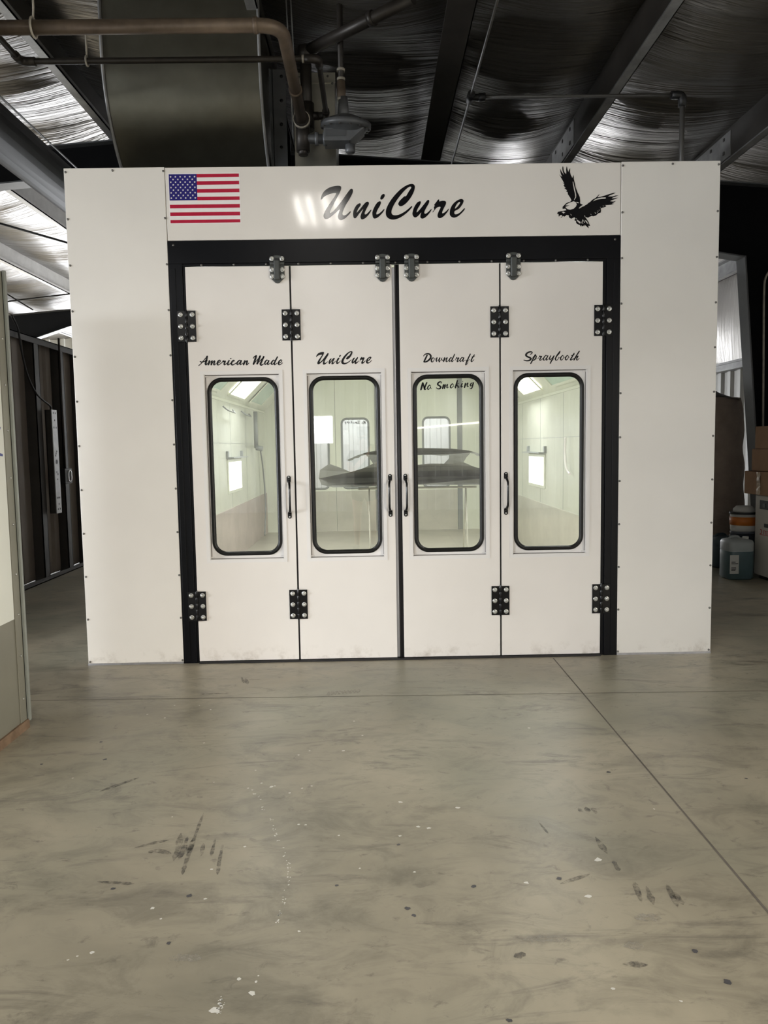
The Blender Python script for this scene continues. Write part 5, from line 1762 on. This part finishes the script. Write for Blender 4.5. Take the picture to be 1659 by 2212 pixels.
# ------------------------------------------------------------------ the person taking the picture, seen mirrored in the windows
per = thing('person', 'person in dark shirt and black shorts holding up a phone, mirrored in the second window', 'person', (-.30, -5.52, 0))


def skin_mesh(name, joints, bones, mat, parent, sub_=2):
    """joints: name -> (x, y, z, radius x, radius y); one continuous skinned surface, rooted at the first joint."""
    names = list(joints)
    me = bpy.data.meshes.new(name)
    me.from_pydata([joints[n][:3] for n in names], [(names.index(a), names.index(b)) for a, b in bones], [])
    o = bpy.data.objects.new(name, me)
    COL.objects.link(o)
    o.modifiers.new('skin', 'SKIN')
    sv = me.skin_vertices[0].data
    for i, n in enumerate(names):
        sv[i].radius = joints[n][3:5]
        sv[i].use_root = i == 0
    m = o.modifiers.new('smooth', 'SUBSURF')
    m.levels = m.render_levels = sub_
    dg = bpy.context.evaluated_depsgraph_get()
    me2 = bpy.data.meshes.new_from_object(o.evaluated_get(dg))
    bpy.data.objects.remove(o)
    me2.name = name
    for p in me2.polygons:
        p.use_smooth = True
    me2.materials.clear()
    me2.materials.append(mat)
    o = bpy.data.objects.new(name, me2)
    COL.objects.link(o)
    o.parent = parent
    return o


J = {'pelvis': (0, 0, .90, .150, .105), 'waist': (0, .0, 1.04, .125, .090), 'chest': (0, .01, 1.22, .150, .105), 'neck0': (0, .01, 1.38, .075, .065), 'neck': (0, .02, 1.43, .050, .050),
     'jaw': (0, .045, 1.48, .058, .066), 'head': (0, .05, 1.55, .074, .090), 'crown': (0, .045, 1.61, .060, .074)}
B = [('pelvis', 'waist'), ('waist', 'chest'), ('chest', 'neck0'), ('neck0', 'neck'), ('neck', 'jaw'), ('jaw', 'head'), ('head', 'crown')]
HAND = {-1: (.095, .325, 1.42), 1: (.185, .325, 1.42)}
for s in (-1, 1):
    t_ = 'l' if s < 0 else 'r'
    hx_, hy_, hz_ = HAND[s]
    J.update({'hip' + t_: (s * .09, 0, .83, .088, .088), 'thigh' + t_: (s * .10, .01, .66, .078, .080), 'knee' + t_: (s * .105, .015, .47, .054, .056), 'calf' + t_: (s * .11, -.01, .33, .053, .056),
              'ankle' + t_: (s * .115, -.015, .085, .034, .036), 'heel' + t_: (s * .116, -.02, .045, .036, .034), 'toe' + t_: (s * .135, .15, .03, .040, .022),
              'sh' + t_: (s * .165, .0, 1.35, .052, .052), 'ua' + t_: (s * .205, .02, 1.22, .045, .046), 'el' + t_: (s * .20 + (.04 if s > 0 else .03), .06, 1.10, .036, .036),
              'fa' + t_: ((s * .2 + hx_) / 2 + .02, .20, 1.25, .034, .034), 'wr' + t_: (hx_ + s * .012, .285, hz_ - .055, .022, .020), 'palm' + t_: (hx_ + s * .012, .318, hz_ - .01, .030, .016)})
    B += [('pelvis', 'hip' + t_), ('hip' + t_, 'thigh' + t_), ('thigh' + t_, 'knee' + t_), ('knee' + t_, 'calf' + t_), ('calf' + t_, 'ankle' + t_), ('ankle' + t_, 'heel' + t_), ('heel' + t_, 'toe' + t_),
          ('chest', 'sh' + t_), ('sh' + t_, 'ua' + t_), ('ua' + t_, 'el' + t_), ('el' + t_, 'fa' + t_), ('fa' + t_, 'wr' + t_), ('wr' + t_, 'palm' + t_)]
    for k in range(4):
        z_ = hz_ - .022 + .019 * k
        L_ = (.8, .95, 1.0, .9)[k]
        J['f%d0' % k + t_] = (hx_ + s * .006, .335, z_, .0095, .0095)
        J['f%d1' % k + t_] = (hx_ + s * (.000 - .004), .347, z_ + .004, .0085, .0085)
        J['f%d2' % k + t_] = (hx_ - s * .022 * L_, .3475, z_ + .005, .0078, .0078)
        B += [('palm' + t_, 'f%d0' % k + t_), ('f%d0' % k + t_, 'f%d1' % k + t_), ('f%d1' % k + t_, 'f%d2' % k + t_)]
    J['th0' + t_] = (hx_ + s * .012, .312, hz_ - .030, .011, .011)
    J['th1' + t_] = (hx_ - s * .008, .312, hz_ + .006, .0095, .0095)
    J['th2' + t_] = (hx_ - s * .022, .316, hz_ + .022, .0085, .0085)
    B += [('palm' + t_, 'th0' + t_), ('th0' + t_, 'th1' + t_), ('th1' + t_, 'th2' + t_)]
body = skin_mesh('body', J, B, M['skin'], per)
nose = bmesh.new()
bm_lathe(nose, [(.004, .045), (.010, .02), (.014, 0), (.008, -.008)], (0, .145, 1.525), 'Z', 10)
obj('nose', nose, M['skin'], per)
for s in (-1, 1):
    e_ = bmesh.new()
    bmesh.ops.create_uvsphere(e_, u_segments=12, v_segments=8, radius=.011, matrix=Matrix.Translation((s * .031, .128, 1.552)))
    obj('eye', e_, M['slot'], per)
    e_ = bmesh.new()
    bmesh.ops.create_uvsphere(e_, u_segments=12, v_segments=8, radius=.028, matrix=Matrix.Translation((s * .078, .045, 1.54)) @ Matrix.Diagonal((.3, .6, 1, 1)))
    obj('ear', e_, M['skin'], per)
m_ = bmesh.new()
bm_tube(m_, [(-.02, .112, 1.492), (0, .116, 1.490), (.02, .112, 1.492)], .005, 6)
obj('mouth', m_, M['print_red'], per)
h_ = skin_mesh('hair', {'a': (0, .03, 1.60, .088, .092), 'b': (0, -.005, 1.53, .088, .060), 'c': (0, -.03, 1.42, .075, .035), 'd': (0, -.05, 1.30, .060, .025), 't': (0, .06, 1.625, .070, .080)}, [('a', 'b'), ('b', 'c'), ('c', 'd'), ('a', 't')], M['hair'], per)
grow = lambda n, d: (J[n][0], J[n][1], J[n][2], J[n][3] + d, J[n][4] + d)
sj = {'waist': grow('waist', .022), 'chest': grow('chest', .018), 'neck0': grow('neck0', .014), 'hem': (0, 0, .90, .172, .125)}
sb = [('waist', 'chest'), ('chest', 'neck0'), ('waist', 'hem')]
for t_ in 'lr':
    sj.update({'sh' + t_: grow('sh' + t_, .014), 'ua' + t_: grow('ua' + t_, .016)})
    sb += [('chest', 'sh' + t_), ('sh' + t_, 'ua' + t_)]
skin_mesh('shirt', sj, sb, M['shirt'], per)
sj = {'pelvis': (0, 0, .90, .162, .118)}
sb = []
for t_, s in (('l', -1), ('r', 1)):
    sj.update({'hip' + t_: grow('hip' + t_, .018), 'hem' + t_: (s * .10, .01, .64, .098, .098)})
    sb += [('pelvis', 'hip' + t_), ('hip' + t_, 'hem' + t_)]
skin_mesh('shorts', sj, sb, M['shorts'], per)
for t_, s in (('l', -1), ('r', 1)):
    skin_mesh('shoe', {'heel': (s * .116, -.025, .042, .044, .042), 'mid': (s * .125, .07, .042, .046, .036), 'toe': (s * .137, .165, .032, .046, .028)}, [('heel', 'mid'), ('mid', 'toe')], M['shoe'], per)

ph = thing('phone', 'dark phone held up in both hands by the person', 'phone', (-.187, -5.184, 1.41))
b_ = bmesh.new()
plate(b_, [rrect(-.036, .036, -.073, .073, .01, 5)], -.004, .004)
obj('case', b_, M['slot'], ph, .002)
b_ = bmesh.new()
plate(b_, [rrect(.000, .033, .036, .070, .008, 5)], .004, .006)
lens_ = obj('camera_bump', b_, M['latch'], ph)

q0, q1 = at(880, 926.5, 11.9), at(1052, 911, 11.9)  # glowing rod added for the bright daylight gap mirrored in the glass
bm = bmesh.new()
bm_tube(bm, [(q0.x, -11.88, q0.z), (q1.x, -11.88, q1.z)], .02, 10)
tag(obj('tube_lamp', bm, M['tube_far']), 'thin bright lamp tube mirrored across the third window, on the front wall', 'lamp')
